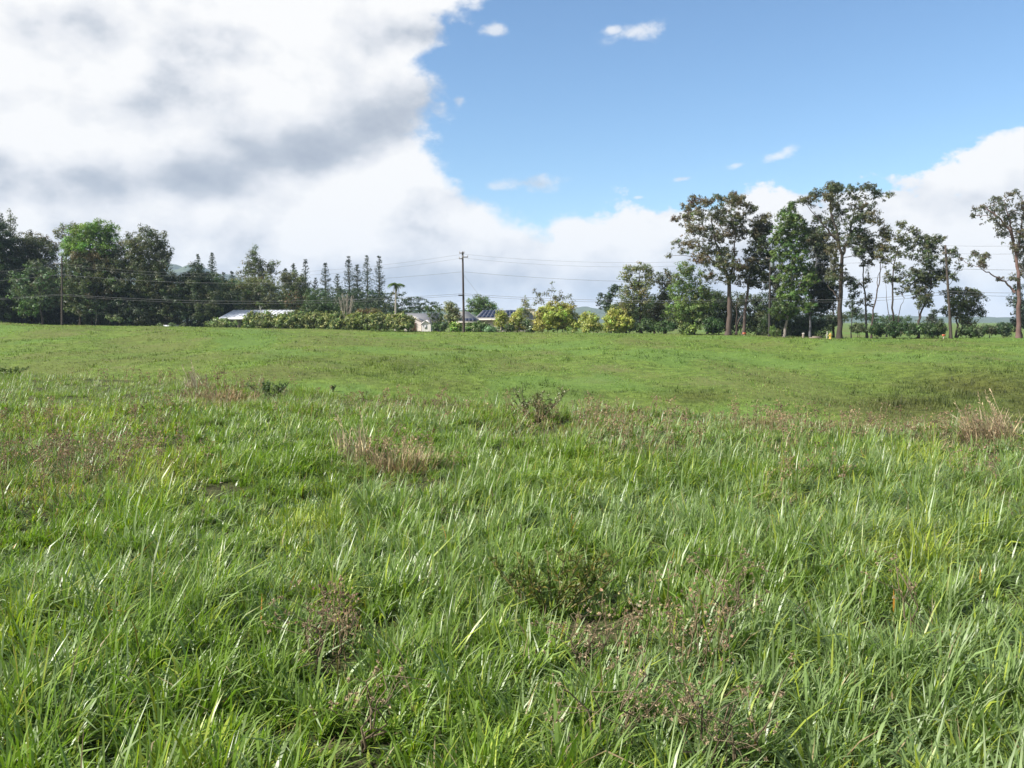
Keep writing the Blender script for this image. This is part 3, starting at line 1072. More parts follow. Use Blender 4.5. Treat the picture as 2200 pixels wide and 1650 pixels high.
def tree(name, label, cat, Y, base, trunks, blobs, leaf, bark=BK_DARK, trad=.35, dens=1.0, size=1.0, clump=5.0, flat=.75, gap=.25,
         depth=.8, group=None, seed=0, twigs=True, var=.22, tip=None, crown_name='crown', droop=0.0, leaf2=None, mat=None, fill=1.42):
    """trunks: list of pixel polylines [(px,py),...] from the ground up; blobs: (px,py,rx,ry) leaf masses.
    All are turned to metres at distance Y and given real depth."""
    rg = np.random.default_rng(seed * 7919 + 13)
    s = Y / F
    xb = X_at(base, Y)
    g = gz(xb, Y)
    root = thing(name, label, cat, (xb, Y, g - .15), group)
    b = np.array(root.location)
    wood = MB()
    skel_p, skel_r = [], []
    xs = np.array([q[0] for q in blobs])
    halfw = max((xs.max() - xs.min()) * s / 2, 1.0)
    for ti, tr in enumerate(trunks):
        pts = []
        for i, (px, py) in enumerate(tr):
            q = P(px, py, Y)
            if i == 0 and (ti == 0 or tr[0][1] > 680):
                q[2] = min(q[2], gz(q[0], q[1])) - .15
            else:
                q = q + np.array([0, rg.normal(0, .25) * min(halfw, 3) * (i / len(tr)), 0])
            pts.append(q)
        pts = np.array(pts)
        # refine
        t = np.linspace(0, len(pts) - 1, (len(pts) - 1) * 4 + 1)
        q = np.stack([np.interp(t, np.arange(len(pts)), pts[:, k]) for k in range(3)], 1)
        q[1:-1] += rg.normal(0, .05, (len(q) - 2, 3))
        rr = .62 * trad * (1.0 if ti == 0 else .45) * (1 - .82 * np.linspace(0, 1, len(q)) ** .8)
        rr[0] *= 1.35
        wood.tube(q, rr, 8, np.array(bark) * rg.uniform(.85, 1.15))
        skel_p.append(q[2:]); skel_r.append(rr[2:])
    SPt, SRd = np.concatenate(skel_p), np.concatenate(skel_r)
    lv = MB()
    order = sorted(range(len(blobs)), key=lambda i: np.min(np.linalg.norm(SPt - P(blobs[i][0], blobs[i][1], Y), axis=1)))
    for bi in order:
        px, py, rx, ry = blobs[bi][:4]
        c = P(px, py, Y)
        off = rg.uniform(-1, 1) * depth * halfw * .55
        c = c + np.array([0, off, 0])
        R = np.array([rx * s, max((rx + ry) / 2 * s, .3) * 1.1, ry * s]) * fill
        # limb to this leaf mass
        dv = SPt - c
        cost = np.linalg.norm(dv, axis=1) + np.maximum(dv[:, 2] + .2, 0) * 3.0
        j = int(np.argmin(cost))
        p0, r0 = SPt[j], SRd[j]
        L = np.linalg.norm(c - p0)
        k = 6
        q = ribbon_path(p0, c, rg.uniform(-.05, .12) * L, .03 * L, k, rg)
        r1 = min(r0 * .55, .03 + .014 * L)
        rr = np.linspace(max(r1, .035), .025, k)
        wood.tube(q, rr, 5, np.array(bark) * rg.uniform(.8, 1.15), cap=False)
        SPt = np.concatenate([SPt, q[1:]]); SRd = np.concatenate([SRd, rr[1:]])
        # clumps
        nc = max(4, int(rx * ry / (clump * clump) * 5.6 + .5))
        d = unit(rg.normal(size=(nc, 3)))
        cc = c + d * (rg.uniform(.15, 1.0, (nc, 1)) ** .55) * R
        near = [q for q in blobs if 0 < math.hypot(q[0] - px, q[1] - py) < 2.6 * (rx + 8)]
        if near:                                   # loose sprays between neighbouring leaf masses
            ne = max(1, int(nc * .4))
            tgt = np.array([P(*near[int(rg.integers(len(near)))][:2], Y) + [0, off, 0] for _ in range(ne)])
            tt = rg.uniform(.25, .75, (ne, 1))
            cc = np.concatenate([cc, c * (1 - tt) + tgt * tt + rg.normal(0, .22, (ne, 3)) * R])
            nc += ne
        if twigs:
            for m_ in range(min(nc, 7)):
                wood.tube(ribbon_path(c, cc[m_], .03, .03, 3, rg), [.028, .022, .014], 3, np.array(bark) * .9, cap=False)
        cr = 1.1 * clump * s * rg.uniform(.45, 1.6, nc)
        per = np.maximum(4, (dens * 11.5 * (cr / (5 * s)) ** 2 / size ** 1.6)).astype(int)
        idx = np.repeat(np.arange(nc), per)
        n = len(idx)
        e = unit(rg.normal(size=(n, 3))) * (rg.uniform(0, 1, (n, 1)) ** .42)
        e[:, 2] *= flat
        pos = cc[idx] + e * cr[idx][:, None]
        outw = unit(e + .35 * (pos - c) / (np.linalg.norm(R) + 1e-6) + np.array([0, 0, .35]))
        ax = unit(np.cross(outw, rg.normal(size=(n, 3))) + .35 * outw + np.array([0, 0, -droop]))
        ls = .215 * size * rg.uniform(.6, 1.35, n) * (s / .06) ** .5
        base_c = np.array(leaf if leaf2 is None or rg.uniform() < .62 else leaf2)
        cl = base_c * (1 + var * rg.normal(size=(nc, 1))) * (1 + .10 * rg.normal(size=(nc, 3)))
        C = np.clip(1.2 * cl[idx] * rg.uniform(.7, 1.3, (n, 1)), .006, .8)
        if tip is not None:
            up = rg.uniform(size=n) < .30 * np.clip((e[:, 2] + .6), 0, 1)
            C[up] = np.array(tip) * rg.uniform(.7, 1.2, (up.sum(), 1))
        lv.leaves3(pos - ax * ls[:, None] * .5, ax, outw, ls * 1.1, ls * rg.uniform(.5, .75, n), C)
    wood.build('trunk', M_BARK, root, b, True)
    lv.build(crown_name, mat or M_LEAF, root, b)
    return root


def shrub(name, label, Y, blobs, leaf, size=1.0, dens=1.3, clump=5.0, tip=None, seed=0, group=None, bark=BK_DARK, cat='shrub', leaf2=None, var=.22, stems=5, droop=0.0):
    rg = np.random.default_rng(seed + 5000)
    xs = [q[0] for q in blobs]
    base = sum(xs) / len(xs)
    low = max(q[1] + q[3] for q in blobs)
    tr = []
    for k in range(stems):
        q = blobs[k % len(blobs)]
        tx = q[0] + rg.uniform(-.5, .5) * q[2]
        tr.append([(base + rg.uniform(-3, 3), 720), ((base + tx) / 2, low - (low - q[1]) * .4), (tx, q[1])])
    return tree(name, label, cat, Y, base, tr, blobs, leaf, bark, .06, dens, size, clump, .85, group=group, seed=seed + 900, tip=tip,
                twigs=False, fill=1.12, crown_name='foliage', leaf2=leaf2, var=var, droop=droop)


def all_trees():
    W = 'trees of the dark wood at the left edge'
    # ---- dark wood at the left
    tree('forest_tree', 'tall dark tree cut by the left edge of the picture', 'tree', 152, -20, [[(-22, 700), (-20, 600), (-12, 520), (-8, 485)]],
         [(-10, 480, 20, 24), (10, 508, 20, 22), (-25, 530, 36, 34), (18, 545, 26, 26), (-10, 585, 45, 36), (-45, 630, 45, 45), (5, 640, 40, 36), (-20, 670, 45, 26)], DKOL, dens=1.35, clump=7, seed=1, group=W, leaf2=DARK)
    tree('wispy_tree', 'thin wispy grey green tree top poking out above the left edge', 'tree', 158, 22, [[(24, 700), (22, 560), (23, 470)]],
         [(24, 463, 6, 10), (20, 480, 8, 9), (29, 478, 6, 9), (18, 498, 9, 9), (30, 500, 8, 8)], (.10, .12, .07), dens=.5, clump=4, size=.8, seed=2, group=W)
    tree('forest_tree', 'broad dark olive tree between the left edge and the spindly tree', 'tree', 156, 70, [[(70, 700), (68, 600), (62, 540)], [(75, 660), (95, 580), (100, 545)]],
         [(45, 525, 24, 18), (75, 532, 24, 18), (100, 545, 22, 18), (55, 560, 36, 24), (85, 590, 40, 30), (35, 600, 36, 30), (28, 650, 40, 36), (80, 650, 40, 36), (115, 620, 25, 34), (52, 498, 7, 5), (88, 508, 8, 6), (70, 514, 9, 6), (112, 528, 10, 8)], DKOL, dens=1.3, clump=7, seed=3, group=W, leaf2=BROWN)
    tree('spindly_tree', 'spindly pale olive tree with small tufts above the wood', 'tree', 160, 142, [[(142, 700), (141, 600), (140, 530), (137, 495)], [(141, 540), (152, 510), (160, 488)]],
         [(137, 490, 10, 7), (160, 486, 11, 7), (172, 491, 6, 5), (127, 506, 9, 6), (150, 507, 7, 6), (118, 498, 6, 5), (146, 525, 9, 8)], (.12, .13, .06), dens=.85, clump=4, seed=4, group=W)
    tree('broadleaf_tree', 'bright yellow green broad crowned tree topping the left wood', 'tree', 150, 195, [[(198, 700), (196, 620), (192, 560), (188, 510)], [(196, 600), (215, 540), (222, 495)]],
         [(178, 498, 26, 16), (200, 496, 16, 14), (220, 486, 20, 10), (236, 498, 16, 16), (153, 530, 18, 18), (172, 522, 20, 14), (195, 530, 36, 22), (162, 552, 22, 14), (232, 528, 22, 20)], (.12, .20, .035), dens=1.25, clump=6.5, seed=5, group=W, leaf2=(.10, .15, .035), size=1.1)
    tree('forest_tree', 'shaded brown green tree right below the bright crowned tree', 'tree', 151, 205, [[(212, 700), (208, 620), (206, 580)]],
         [(205, 562, 40, 22), (245, 560, 28, 26), (200, 590, 50, 28), (245, 600, 40, 30), (180, 555, 24, 16), (225, 545, 24, 18), (215, 630, 45, 30)], DKOL, dens=1.3, clump=7, seed=6, group=W, leaf2=BROWN)
    tree('forest_tree', 'tall olive tree at the wood end with ragged outreaching branches', 'tree', 150, 300, [[(305, 700), (302, 610), (300, 550), (312, 505)], [(302, 590), (330, 560), (352, 552)]],
         [(318, 499, 15, 11), (335, 508, 15, 12), (345, 520, 9, 8), (284, 510, 16, 11), (300, 528, 30, 18), (335, 538, 18, 16), (352, 552, 12, 8), (360, 562, 6, 5), (367, 543, 3, 3), (310, 570, 38, 22), (346, 575, 16, 10), (270, 552, 26, 26), (290, 605, 46, 28), (340, 612, 36, 26)], (.085, .098, .04), dens=1.2, clump=6, seed=7, group=W, leaf2=DKOL)
    tree('broadleaf_tree', 'pale large leaved tree left of the dark utility pole', 'tree', 147, 85, [[(92, 700), (88, 650), (84, 590)], [(88, 660), (60, 625), (42, 605)]],
         [(85, 570, 15, 12), (42, 602, 20, 11), (55, 640, 18, 13), (86, 618, 24, 18), (90, 648, 20, 13), (72, 664, 24, 12), (105, 590, 14, 14), (112, 640, 12, 16), (30, 625, 14, 10)], BLUEG, dens=.85, clump=6, size=1.3, seed=8, group=W, leaf2=MID)
    tree('broadleaf_tree', 'olive large leaved tree just right of the dark utility pole', 'tree', 147, 168, [[(172, 700), (168, 640), (166, 580)]],
         [(165, 568, 24, 16), (172, 608, 28, 20), (160, 638, 24, 16), (196, 645, 20, 14), (150, 655, 18, 10), (190, 618, 18, 14), (178, 668, 22, 10)], (.085, .115, .045), dens=.9, clump=6, size=1.25, seed=9, group=W, leaf2=DKOL)
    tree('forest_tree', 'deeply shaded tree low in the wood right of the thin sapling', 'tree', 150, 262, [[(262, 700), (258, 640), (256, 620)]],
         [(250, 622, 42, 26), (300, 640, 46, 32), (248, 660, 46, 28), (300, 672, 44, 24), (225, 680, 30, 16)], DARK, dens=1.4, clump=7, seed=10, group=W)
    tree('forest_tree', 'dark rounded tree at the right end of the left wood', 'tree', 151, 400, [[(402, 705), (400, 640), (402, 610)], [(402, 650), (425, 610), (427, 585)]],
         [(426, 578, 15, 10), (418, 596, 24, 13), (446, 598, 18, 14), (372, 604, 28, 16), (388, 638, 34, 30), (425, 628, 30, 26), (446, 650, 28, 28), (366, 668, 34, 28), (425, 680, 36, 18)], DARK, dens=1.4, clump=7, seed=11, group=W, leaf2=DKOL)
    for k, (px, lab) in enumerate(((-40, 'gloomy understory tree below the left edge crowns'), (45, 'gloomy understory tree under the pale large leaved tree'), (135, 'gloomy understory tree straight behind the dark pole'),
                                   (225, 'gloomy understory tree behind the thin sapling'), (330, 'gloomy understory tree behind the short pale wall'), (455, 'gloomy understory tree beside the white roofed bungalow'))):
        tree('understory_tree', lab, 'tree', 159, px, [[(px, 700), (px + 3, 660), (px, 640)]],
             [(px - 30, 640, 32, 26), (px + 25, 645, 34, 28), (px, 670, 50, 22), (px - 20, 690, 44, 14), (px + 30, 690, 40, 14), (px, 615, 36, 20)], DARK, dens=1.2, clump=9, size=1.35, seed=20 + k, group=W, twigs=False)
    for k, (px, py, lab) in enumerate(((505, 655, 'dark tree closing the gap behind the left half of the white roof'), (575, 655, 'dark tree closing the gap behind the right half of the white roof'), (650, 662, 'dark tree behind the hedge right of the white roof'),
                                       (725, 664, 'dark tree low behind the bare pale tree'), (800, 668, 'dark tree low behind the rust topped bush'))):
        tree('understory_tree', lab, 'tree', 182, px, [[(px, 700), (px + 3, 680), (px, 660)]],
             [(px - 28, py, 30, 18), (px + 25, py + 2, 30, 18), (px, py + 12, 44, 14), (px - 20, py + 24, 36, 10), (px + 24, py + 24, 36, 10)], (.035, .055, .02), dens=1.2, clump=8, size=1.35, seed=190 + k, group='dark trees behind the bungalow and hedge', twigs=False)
    mbs = [(206, 640, 'thin bare sapling stem in front of the dark wood')]
    for px, pt, lab in mbs:
        tree('sapling', lab, 'tree', 146, px, [[(206, 700), (206.5, 670), (206, 645)]], [(203, 648, 6, 4), (212, 655, 6, 4), (199, 668, 6, 5), (213, 672, 6, 4)], BLUEG, trad=.07, dens=.5, clump=4, seed=31, bark=BK_PALE)

    # ---- middle
    tree('tall_tree', 'tall pointed olive tree rising behind the white roofed bungalow', 'tree', 172, 550, [[(552, 705), (550, 640), (548, 590), (546, 540)], [(550, 620), (570, 590), (586, 570)]],
         [(546, 537, 6, 8), (545, 552, 11, 10), (535, 567, 13, 7), (553, 570, 14, 11), (575, 574, 10, 8), (588, 566, 8, 7), (591, 581, 6, 5), (526, 580, 9, 6), (545, 590, 24, 11), (572, 594, 20, 11), (560, 612, 22, 14)], OLIVE, dens=1.0, clump=5, seed=40, leaf2=DKOL)
    tree('broadleaf_tree', 'leafy olive tree behind the left end of the white roof', 'tree', 166, 492, [[(494, 705), (492, 650), (490, 620)]],
         [(480, 610, 18, 9), (502, 614, 20, 12), (480, 638, 20, 18), (510, 640, 24, 20), (470, 655, 14, 14), (496, 658, 26, 12)], (.115, .125, .04), dens=1.25, clump=6, seed=41, leaf2=MID)
    tree('broadleaf_tree', 'rounded green tree directly behind the white roof', 'tree', 164, 556, [[(556, 705), (556, 650), (556, 620)]],
         [(534, 612, 18, 14), (540, 628, 22, 16), (572, 612, 20, 14), (560, 642, 26, 20), (592, 638, 20, 18), (530, 650, 16, 12), (600, 655, 16, 12)], (.085, .105, .035), dens=1.3, clump=6, seed=42, leaf2=OLIVE)
    tree('broadleaf_tree', 'brown green spreading tree right of the pointed olive tree', 'tree', 168, 632, [[(632, 705), (632, 650), (630, 610)]],
         [(615, 592, 14, 9), (635, 594, 18, 9), (648, 601, 9, 8), (608, 613, 20, 14), (640, 614, 20, 13), (625, 634, 24, 14), (652, 638, 18, 18), (664, 648, 16, 16), (640, 658, 24, 12)], DKOL, dens=1.25, clump=6, seed=43, leaf2=OLIVE)
    tree('flowering_tree', 'small tree with rusty orange blossom above the hedge', 'tree', 160, 632, [[(634, 705), (634, 660), (632, 640)]],
         [(632, 632, 13, 5), (618, 648, 12, 6), (645, 645, 12, 7), (630, 656, 16, 7)], DKOL, dens=1.1, clump=5, seed=44, tip=RUST)
    tree('umbrella_tree', 'wide flat crowned dark umbrella tree below the spire pines', 'tree', 190, 745, [[(745, 705), (742, 670), (738, 645)], [(743, 680), (775, 650), (795, 635)], [(743, 680), (710, 650), (698, 632)]],
         [(700, 622, 28, 4), (738, 625, 36, 5), (785, 629, 38, 5), (690, 640, 26, 8), (725, 642, 40, 9), (780, 644, 42, 9), (825, 640, 20, 6), (700, 660, 30, 12), (760, 662, 46, 12), (815, 660, 26, 14), (735, 655, 30, 10)], (.032, .058, .018), dens=1.2, clump=5, flat=.45, seed=45)
    tree('umbrella_tree', 'flat tiered umbrella tree reaching right behind the palm', 'tree', 186, 850, [[(848, 705), (846, 680), (850, 655)], [(847, 690), (880, 668), (905, 654)], [(880, 670), (915, 662), (940, 658)]],
         [(848, 632, 24, 3.5), (880, 644, 34, 4), (906, 651, 22, 3.5), (936, 657, 16, 2.6), (858, 655, 28, 4), (900, 662, 24, 3), (838, 665, 28, 6), (878, 671, 38, 5), (920, 668, 20, 3)], (.034, .06, .02), dens=1.15, clump=4.5, flat=.4, seed=46)
    tree('broadleaf_tree', 'low dark green tree left of the bare pale tree', 'tree', 150, 690, [[(690, 706), (690, 680), (690, 660)]],
         [(676, 640, 18, 14), (692, 660, 28, 16), (720, 668, 20, 12), (668, 668, 16, 12)], (.05, .085, .025), dens=1.2, clump=6, seed=47)
    tree('round_tree', 'round green garden tree behind the solar house roof', 'tree', 172, 1034, [[(1034, 712), (1034, 690), (1033, 665)]],
         [(1033, 640, 9, 6), (1020, 650, 14, 8), (1045, 650, 16, 9), (1012, 660, 12, 8), (1035, 660, 22, 9), (1056, 662, 12, 8), (1034, 670, 26, 7)], (.10, .155, .04), dens=1.3, clump=5, seed=48, leaf2=MID)
    tree('feathery_tree', 'feathery pale olive weeping tree left of the tall bare pole', 'tree', 134, 968, [[(968, 712), (968, 690), (967, 660)]],
         [(963, 655, 8, 7), (972, 660, 11, 9), (960, 670, 9, 10), (974, 675, 13, 11), (966, 688, 14, 9), (984, 682, 7, 9)], (.14, .155, .06), dens=1.2, clump=5, size=.9, seed=49, droop=.9)
    tree('sparse_tree', 'sparse thin branched tree above the biggest yellow shrub', 'tree', 150, 1180, [[(1178, 715), (1178, 680), (1172, 655), (1160, 640), (1150, 628)], [(1178, 670), (1184, 640), (1185, 612)], [(1178, 670), (1205, 650), (1226, 636)]],
         [(1148, 625, 5, 3.5), (1157, 630, 5, 4), (1184, 608, 4, 3), (1186, 625, 6, 4), (1172, 632, 5, 3), (1192, 644, 10, 5), (1207, 639, 16, 4), (1226, 634, 4, 4), (1233, 655, 6, 5), (1153, 652, 6, 4), (1165, 645, 6, 4)], (.10, .11, .05), trad=.14, dens=.6, clump=4, seed=50)
    tree('feathery_tree', 'small feathery pale tree left of the biggest yellow shrub', 'tree', 140, 1128, [[(1129, 715), (1128, 690), (1127, 655)]],
         [(1127, 645, 6, 8), (1130, 658, 9, 9), (1124, 672, 8, 10), (1134, 676, 7, 11)], (.17, .19, .09), trad=.09, dens=.6, clump=4, size=.8, seed=51, bark=BK_PALE)

    # ---- right hand stand
    G = 'tall trees of the right hand stand'
    tree('umbrella_tree', 'dark tiered tree at the left end of the right stand', 'tree', 140, 1310, [[(1312, 715), (1310, 670), (1315, 625)]],
         [(1322, 617, 13, 3.5), (1316, 627, 10, 3), (1304, 638, 14, 7), (1298, 652, 12, 7), (1312, 664, 18, 8)], (.03, .055, .02), dens=1.3, clump=5, flat=.5, seed=60)
    tree('broadleaf_tree', 'pale olive open crowned tree right of the yellow shrubs', 'tree', 124, 1376, [[(1378, 716), (1376, 660), (1372, 610), (1375, 580)], [(1377, 640), (1395, 600), (1398, 585)], [(1377, 640), (1352, 600), (1350, 582)]],
         [(1350, 580, 13, 8), (1374, 573, 13, 8), (1394, 579, 11, 11), (1343, 594, 11, 6), (1400, 598, 9, 9), (1360, 611, 19, 7), (1386, 614, 14, 9), (1350, 638, 24, 14), (1382, 640, 19, 14), (1338, 660, 18, 11), (1365, 664, 20, 12)], (.155, .165, .06), dens=1.0, clump=5.5, seed=61, leaf2=OLIVE)
    tree('broadleaf_tree', 'dull brown green tree between pale olive and bright green trees', 'tree', 126, 1426, [[(1428, 716), (1428, 660), (1428, 600)]],
         [(1430, 588, 13, 7), (1424, 604, 15, 11), (1436, 628, 15, 16), (1424, 656, 18, 16), (1410, 674, 18, 13), (1444, 606, 8, 7)], (.085, .08, .04), dens=1.0, clump=5, seed=62, leaf2=DKOL)
    tree('broadleaf_tree', 'light green leafy tree at the foot of the widest eucalyptus', 'tree', 116, 1488, [[(1490, 718), (1488, 660), (1482, 600)], [(1489, 670), (1510, 640), (1518, 620)]],
         [(1470, 574, 17, 11), (1455, 599, 14, 11), (1490, 589, 18, 13), (1464, 628, 21, 16), (1500, 623, 17, 13), (1455, 662, 21, 16), (1490, 662, 24, 18), (1520, 648, 17, 17), (1474, 690, 24, 12), (1505, 690, 18, 12)], (.125, .185, .045), dens=1.0, clump=5.5, seed=63, leaf2=(.10, .14, .04), group=G)
    A = [(1497, 425, 12, 9), (1485, 440, 11, 8), (1512, 438, 11, 8), (1545, 424, 12, 8), (1562, 436, 10, 8), (1578, 428, 14, 10), (1597, 425, 7, 6), (1582, 412, 5, 5), (1611, 444, 12, 9), (1628, 445, 8, 5), (1480, 465, 12, 8), (1457, 468, 8, 5), (1500, 468, 14, 9), (1540, 462, 18, 13), (1575, 468, 18, 14), (1600, 470, 12, 10),
         (1474, 494, 11, 8), (1510, 498, 17, 10), (1550, 503, 18, 12), (1588, 500, 17, 14), (1490, 522, 15, 9), (1450, 520, 6, 4), (1460, 544, 8, 4), (1441, 549, 6, 3.5), (1523, 536, 20, 12), (1570, 540, 18, 13), (1503, 562, 17, 9), (1545, 568, 19, 11), (1582, 574, 16, 11), (1530, 598, 18, 8), (1565, 600, 14, 8)]
    tree('eucalyptus', 'widest open crowned eucalyptus with one stout straight pinkish trunk', 'tree', 113.5, 1565, [[(1564, 719), (1566, 660), (1566, 610), (1556, 570), (1540, 520), (1526, 470)], [(1566, 610), (1576, 560), (1580, 510), (1576, 460)], [(1560, 585), (1530, 560), (1495, 520)]],
         A, (.10, .105, .048), BK_PINK, .62, dens=1.3, clump=4.6, seed=64, group=G, leaf2=(.125, .10, .05))
    tree('eucalyptus', 'brownish eucalyptus on slim leaning trunks right of the stout trunk', 'tree', 115, 1600, [[(1597, 719), (1601, 670), (1608, 610), (1622, 540), (1632, 490)], [(1580, 718), (1587, 690), (1600, 668), (1606, 640)], [(1583, 700), (1583, 660), (1586, 630)]],
         [(1630, 480, 16, 12), (1645, 468, 9, 8), (1615, 498, 16, 12), (1640, 503, 16, 13), (1655, 488, 8, 7), (1620, 533, 20, 15), (1645, 538, 14, 13), (1608, 568, 18, 14), (1635, 573, 17, 16), (1604, 602, 17, 12), (1636, 606, 18, 14), (1655, 560, 9, 12)], (.088, .082, .038), BK_PINK, .40, dens=1.5, clump=5, seed=65, group=G, leaf2=DKOL)
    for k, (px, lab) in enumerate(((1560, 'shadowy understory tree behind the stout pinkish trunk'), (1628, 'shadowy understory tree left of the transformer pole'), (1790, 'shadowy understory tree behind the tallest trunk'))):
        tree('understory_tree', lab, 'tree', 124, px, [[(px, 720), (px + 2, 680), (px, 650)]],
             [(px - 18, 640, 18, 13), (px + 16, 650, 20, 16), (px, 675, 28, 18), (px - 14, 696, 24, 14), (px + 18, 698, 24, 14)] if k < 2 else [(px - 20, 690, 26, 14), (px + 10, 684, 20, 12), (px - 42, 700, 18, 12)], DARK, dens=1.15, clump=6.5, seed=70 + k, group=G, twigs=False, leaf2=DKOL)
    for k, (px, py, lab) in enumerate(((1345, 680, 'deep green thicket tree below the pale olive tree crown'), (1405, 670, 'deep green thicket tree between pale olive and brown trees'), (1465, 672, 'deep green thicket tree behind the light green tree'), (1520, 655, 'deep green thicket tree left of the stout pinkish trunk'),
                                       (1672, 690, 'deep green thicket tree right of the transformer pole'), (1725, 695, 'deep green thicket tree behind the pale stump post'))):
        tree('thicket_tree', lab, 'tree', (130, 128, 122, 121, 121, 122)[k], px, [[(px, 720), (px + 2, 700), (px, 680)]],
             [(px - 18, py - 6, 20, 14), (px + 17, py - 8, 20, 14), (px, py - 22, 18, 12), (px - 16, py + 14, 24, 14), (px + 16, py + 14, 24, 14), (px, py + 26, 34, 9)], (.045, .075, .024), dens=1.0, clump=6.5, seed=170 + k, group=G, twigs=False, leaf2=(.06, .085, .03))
    tree('broadleaf_tree', 'vivid green two tiered conical tree with a pale leaning trunk', 'tree', 110.5, 1686, [[(1683, 724), (1690, 694), (1700, 640), (1702, 560), (1700, 460)], [(1695, 670), (1718, 620), (1722, 590)]],
         [(1700, 440, 8, 7), (1697, 454, 14, 9), (1690, 473, 19, 12), (1712, 477, 16, 12), (1680, 498, 16, 12), (1710, 503, 20, 12), (1734, 490, 7, 10), (1670, 514, 11, 9), (1695, 528, 22, 12), (1728, 524, 13, 12), (1675, 549, 14, 10), (1713, 549, 17, 10),
          (1690, 575, 14, 8), (1715, 574, 18, 10), (1735, 580, 11, 9), (1680, 600, 16, 12), (1715, 604, 20, 13), (1742, 600, 13, 11), (1690, 630, 20, 12), (1725, 630, 20, 12), (1680, 657, 18, 11), (1664, 670, 11, 7), (1700, 658, 20, 12), (1730, 657, 13, 11), (1690, 677, 18, 7)],
         (.085, .135, .028), BK_PALE, .34, dens=1.6, clump=5, seed=66, group=G, leaf2=(.06, .10, .024))
    tree('broadleaf_tree', 'near black tree on a straight grey trunk behind the vivid conical tree', 'tree', 114, 1741, [[(1740, 727), (1741, 670), (1745, 620), (1752, 560), (1747, 505)]],
         [(1745, 500, 11, 12), (1760, 530, 15, 17), (1765, 560, 17, 19), (1752, 590, 17, 19), (1775, 598, 15, 17), (1765, 634, 19, 19), (1745, 658, 17, 15), (1775, 658, 14, 13), (1780, 540, 12, 16), (1735, 620, 14, 18), (1790, 630, 12, 16), (1665, 590, 12, 18), (1668, 640, 14, 20)], (.032, .042, .02), (.13, .13, .14), .3, dens=1.6, clump=5.5, seed=67, group=G)
    B = [(1795, 395, 9, 7), (1785, 405, 14, 8), (1765, 410, 12, 8), (1805, 402, 8, 7), (1745, 425, 12, 8), (1722, 433, 7, 6), (1770, 425, 11, 8), (1795, 419, 9, 8), (1855, 405, 14, 7), (1838, 405, 10, 7), (1880, 417, 9, 7), (1893, 422, 6, 5), (1850, 418, 11, 5), (1790, 445, 11, 8), (1806, 455, 13, 8), (1840, 445, 14, 9), (1875, 450, 5, 7),
         (1770, 465, 11, 7), (1790, 475, 14, 8), (1825, 473, 16, 11), (1855, 470, 13, 11), (1795, 500, 16, 8), (1840, 500, 18, 11), (1870, 480, 8, 8), (1763, 500, 16, 8), (1753, 515, 14, 11), (1820, 520, 18, 10), (1855, 520, 16, 12), (1775, 540, 13, 11), (1835, 545, 13, 8), (1785, 572, 13, 11), (1800, 590, 12, 12), (1825, 600, 9, 10), (1780, 600, 12, 12)]
    tree('eucalyptus', 'tallest eucalyptus with a dark straight trunk and airy forked crown', 'tree', 109, 1804, [[(1803, 727), (1806, 660), (1808, 590), (1808, 545), (1798, 500), (1788, 450), (1786, 412)], [(1808, 550), (1826, 510), (1836, 460), (1846, 415)], [(1802, 520), (1770, 485), (1735, 440)], [(1806, 655), (1792, 630), (1780, 612)]],
         B, (.07, .085, .038), BK_DARK, .58, dens=1.3, clump=4.6, seed=68, group=G, leaf2=(.09, .085, .04))
    tree('eucalyptus', 'slender dark trunked tree second right of the tallest eucalyptus', 'tree', 110, 1862, [[(1863, 726), (1860, 660), (1855, 600), (1853, 560), (1866, 520)]],
         [(1865, 510, 14, 10), (1875, 530, 12, 10), (1850, 540, 11, 10), (1880, 550, 10, 8), (1865, 564, 12, 8), (1855, 610, 9, 7), (1868, 600, 6, 6), (1865, 640, 7, 6), (1848, 650, 7, 6), (1872, 655, 6, 5)], (.08, .082, .035), (.09, .08, .075), .26, dens=1.0, clump=4.5, seed=69, group=G)
    tree('eucalyptus', 'thin dark sapling just right of the tallest trunk', 'tree', 111, 1828, [[(1829, 726), (1829, 670), (1832, 620)]],
         [(1835, 608, 9, 10), (1830, 640, 7, 7), (1842, 630, 6, 6), (1822, 655, 6, 5), (1838, 665, 8, 6)], DARK, (.06, .055, .05), .14, dens=.9, clump=4.5, seed=73, group=G)
    tree('eucalyptus', 'pale pink trunked tree leaning right in the thin row', 'tree', 108, 1873, [[(1872, 724), (1874, 690), (1882, 640), (1888, 600), (1893, 560), (1905, 520)], [(1884, 625), (1888, 590), (1900, 560)]],
         [(1895, 500, 11, 8), (1905, 490, 8, 7), (1904, 510, 11, 10), (1890, 530, 11, 7), (1910, 534, 9, 7), (1899, 554, 11, 5), (1886, 548, 8, 5)], (.12, .115, .05), BK_PINK, .22, dens=.85, clump=4.5, seed=74, group=G)
    tree('eucalyptus', 'fork trunked thin tree with tufted crown, middle of the thin row', 'tree', 107, 1921, [[(1922, 724), (1921, 690), (1917, 630), (1920, 570), (1932, 530), (1946, 495)], [(1921, 690), (1906, 650), (1902, 610)], [(1921, 690), (1935, 660), (1942, 640)]],
         [(1941, 480, 11, 6), (1960, 495, 8, 8), (1966, 510, 5, 7), (1928, 510, 12, 8), (1945, 519, 14, 8), (1965, 524, 7, 5), (1919, 535, 9, 7), (1935, 544, 14, 6), (1955, 535, 7, 6), (1910, 559, 9, 6), (1925, 574, 7, 8), (1904, 594, 7, 7), (1915, 600, 7, 7), (1940, 599, 14, 9), (1951, 619, 9, 7), (1935, 629, 7, 5), (1950, 590, 7, 5)],
         (.09, .105, .045), BK_DARK, .26, dens=.9, clump=4.3, seed=75, group=G)
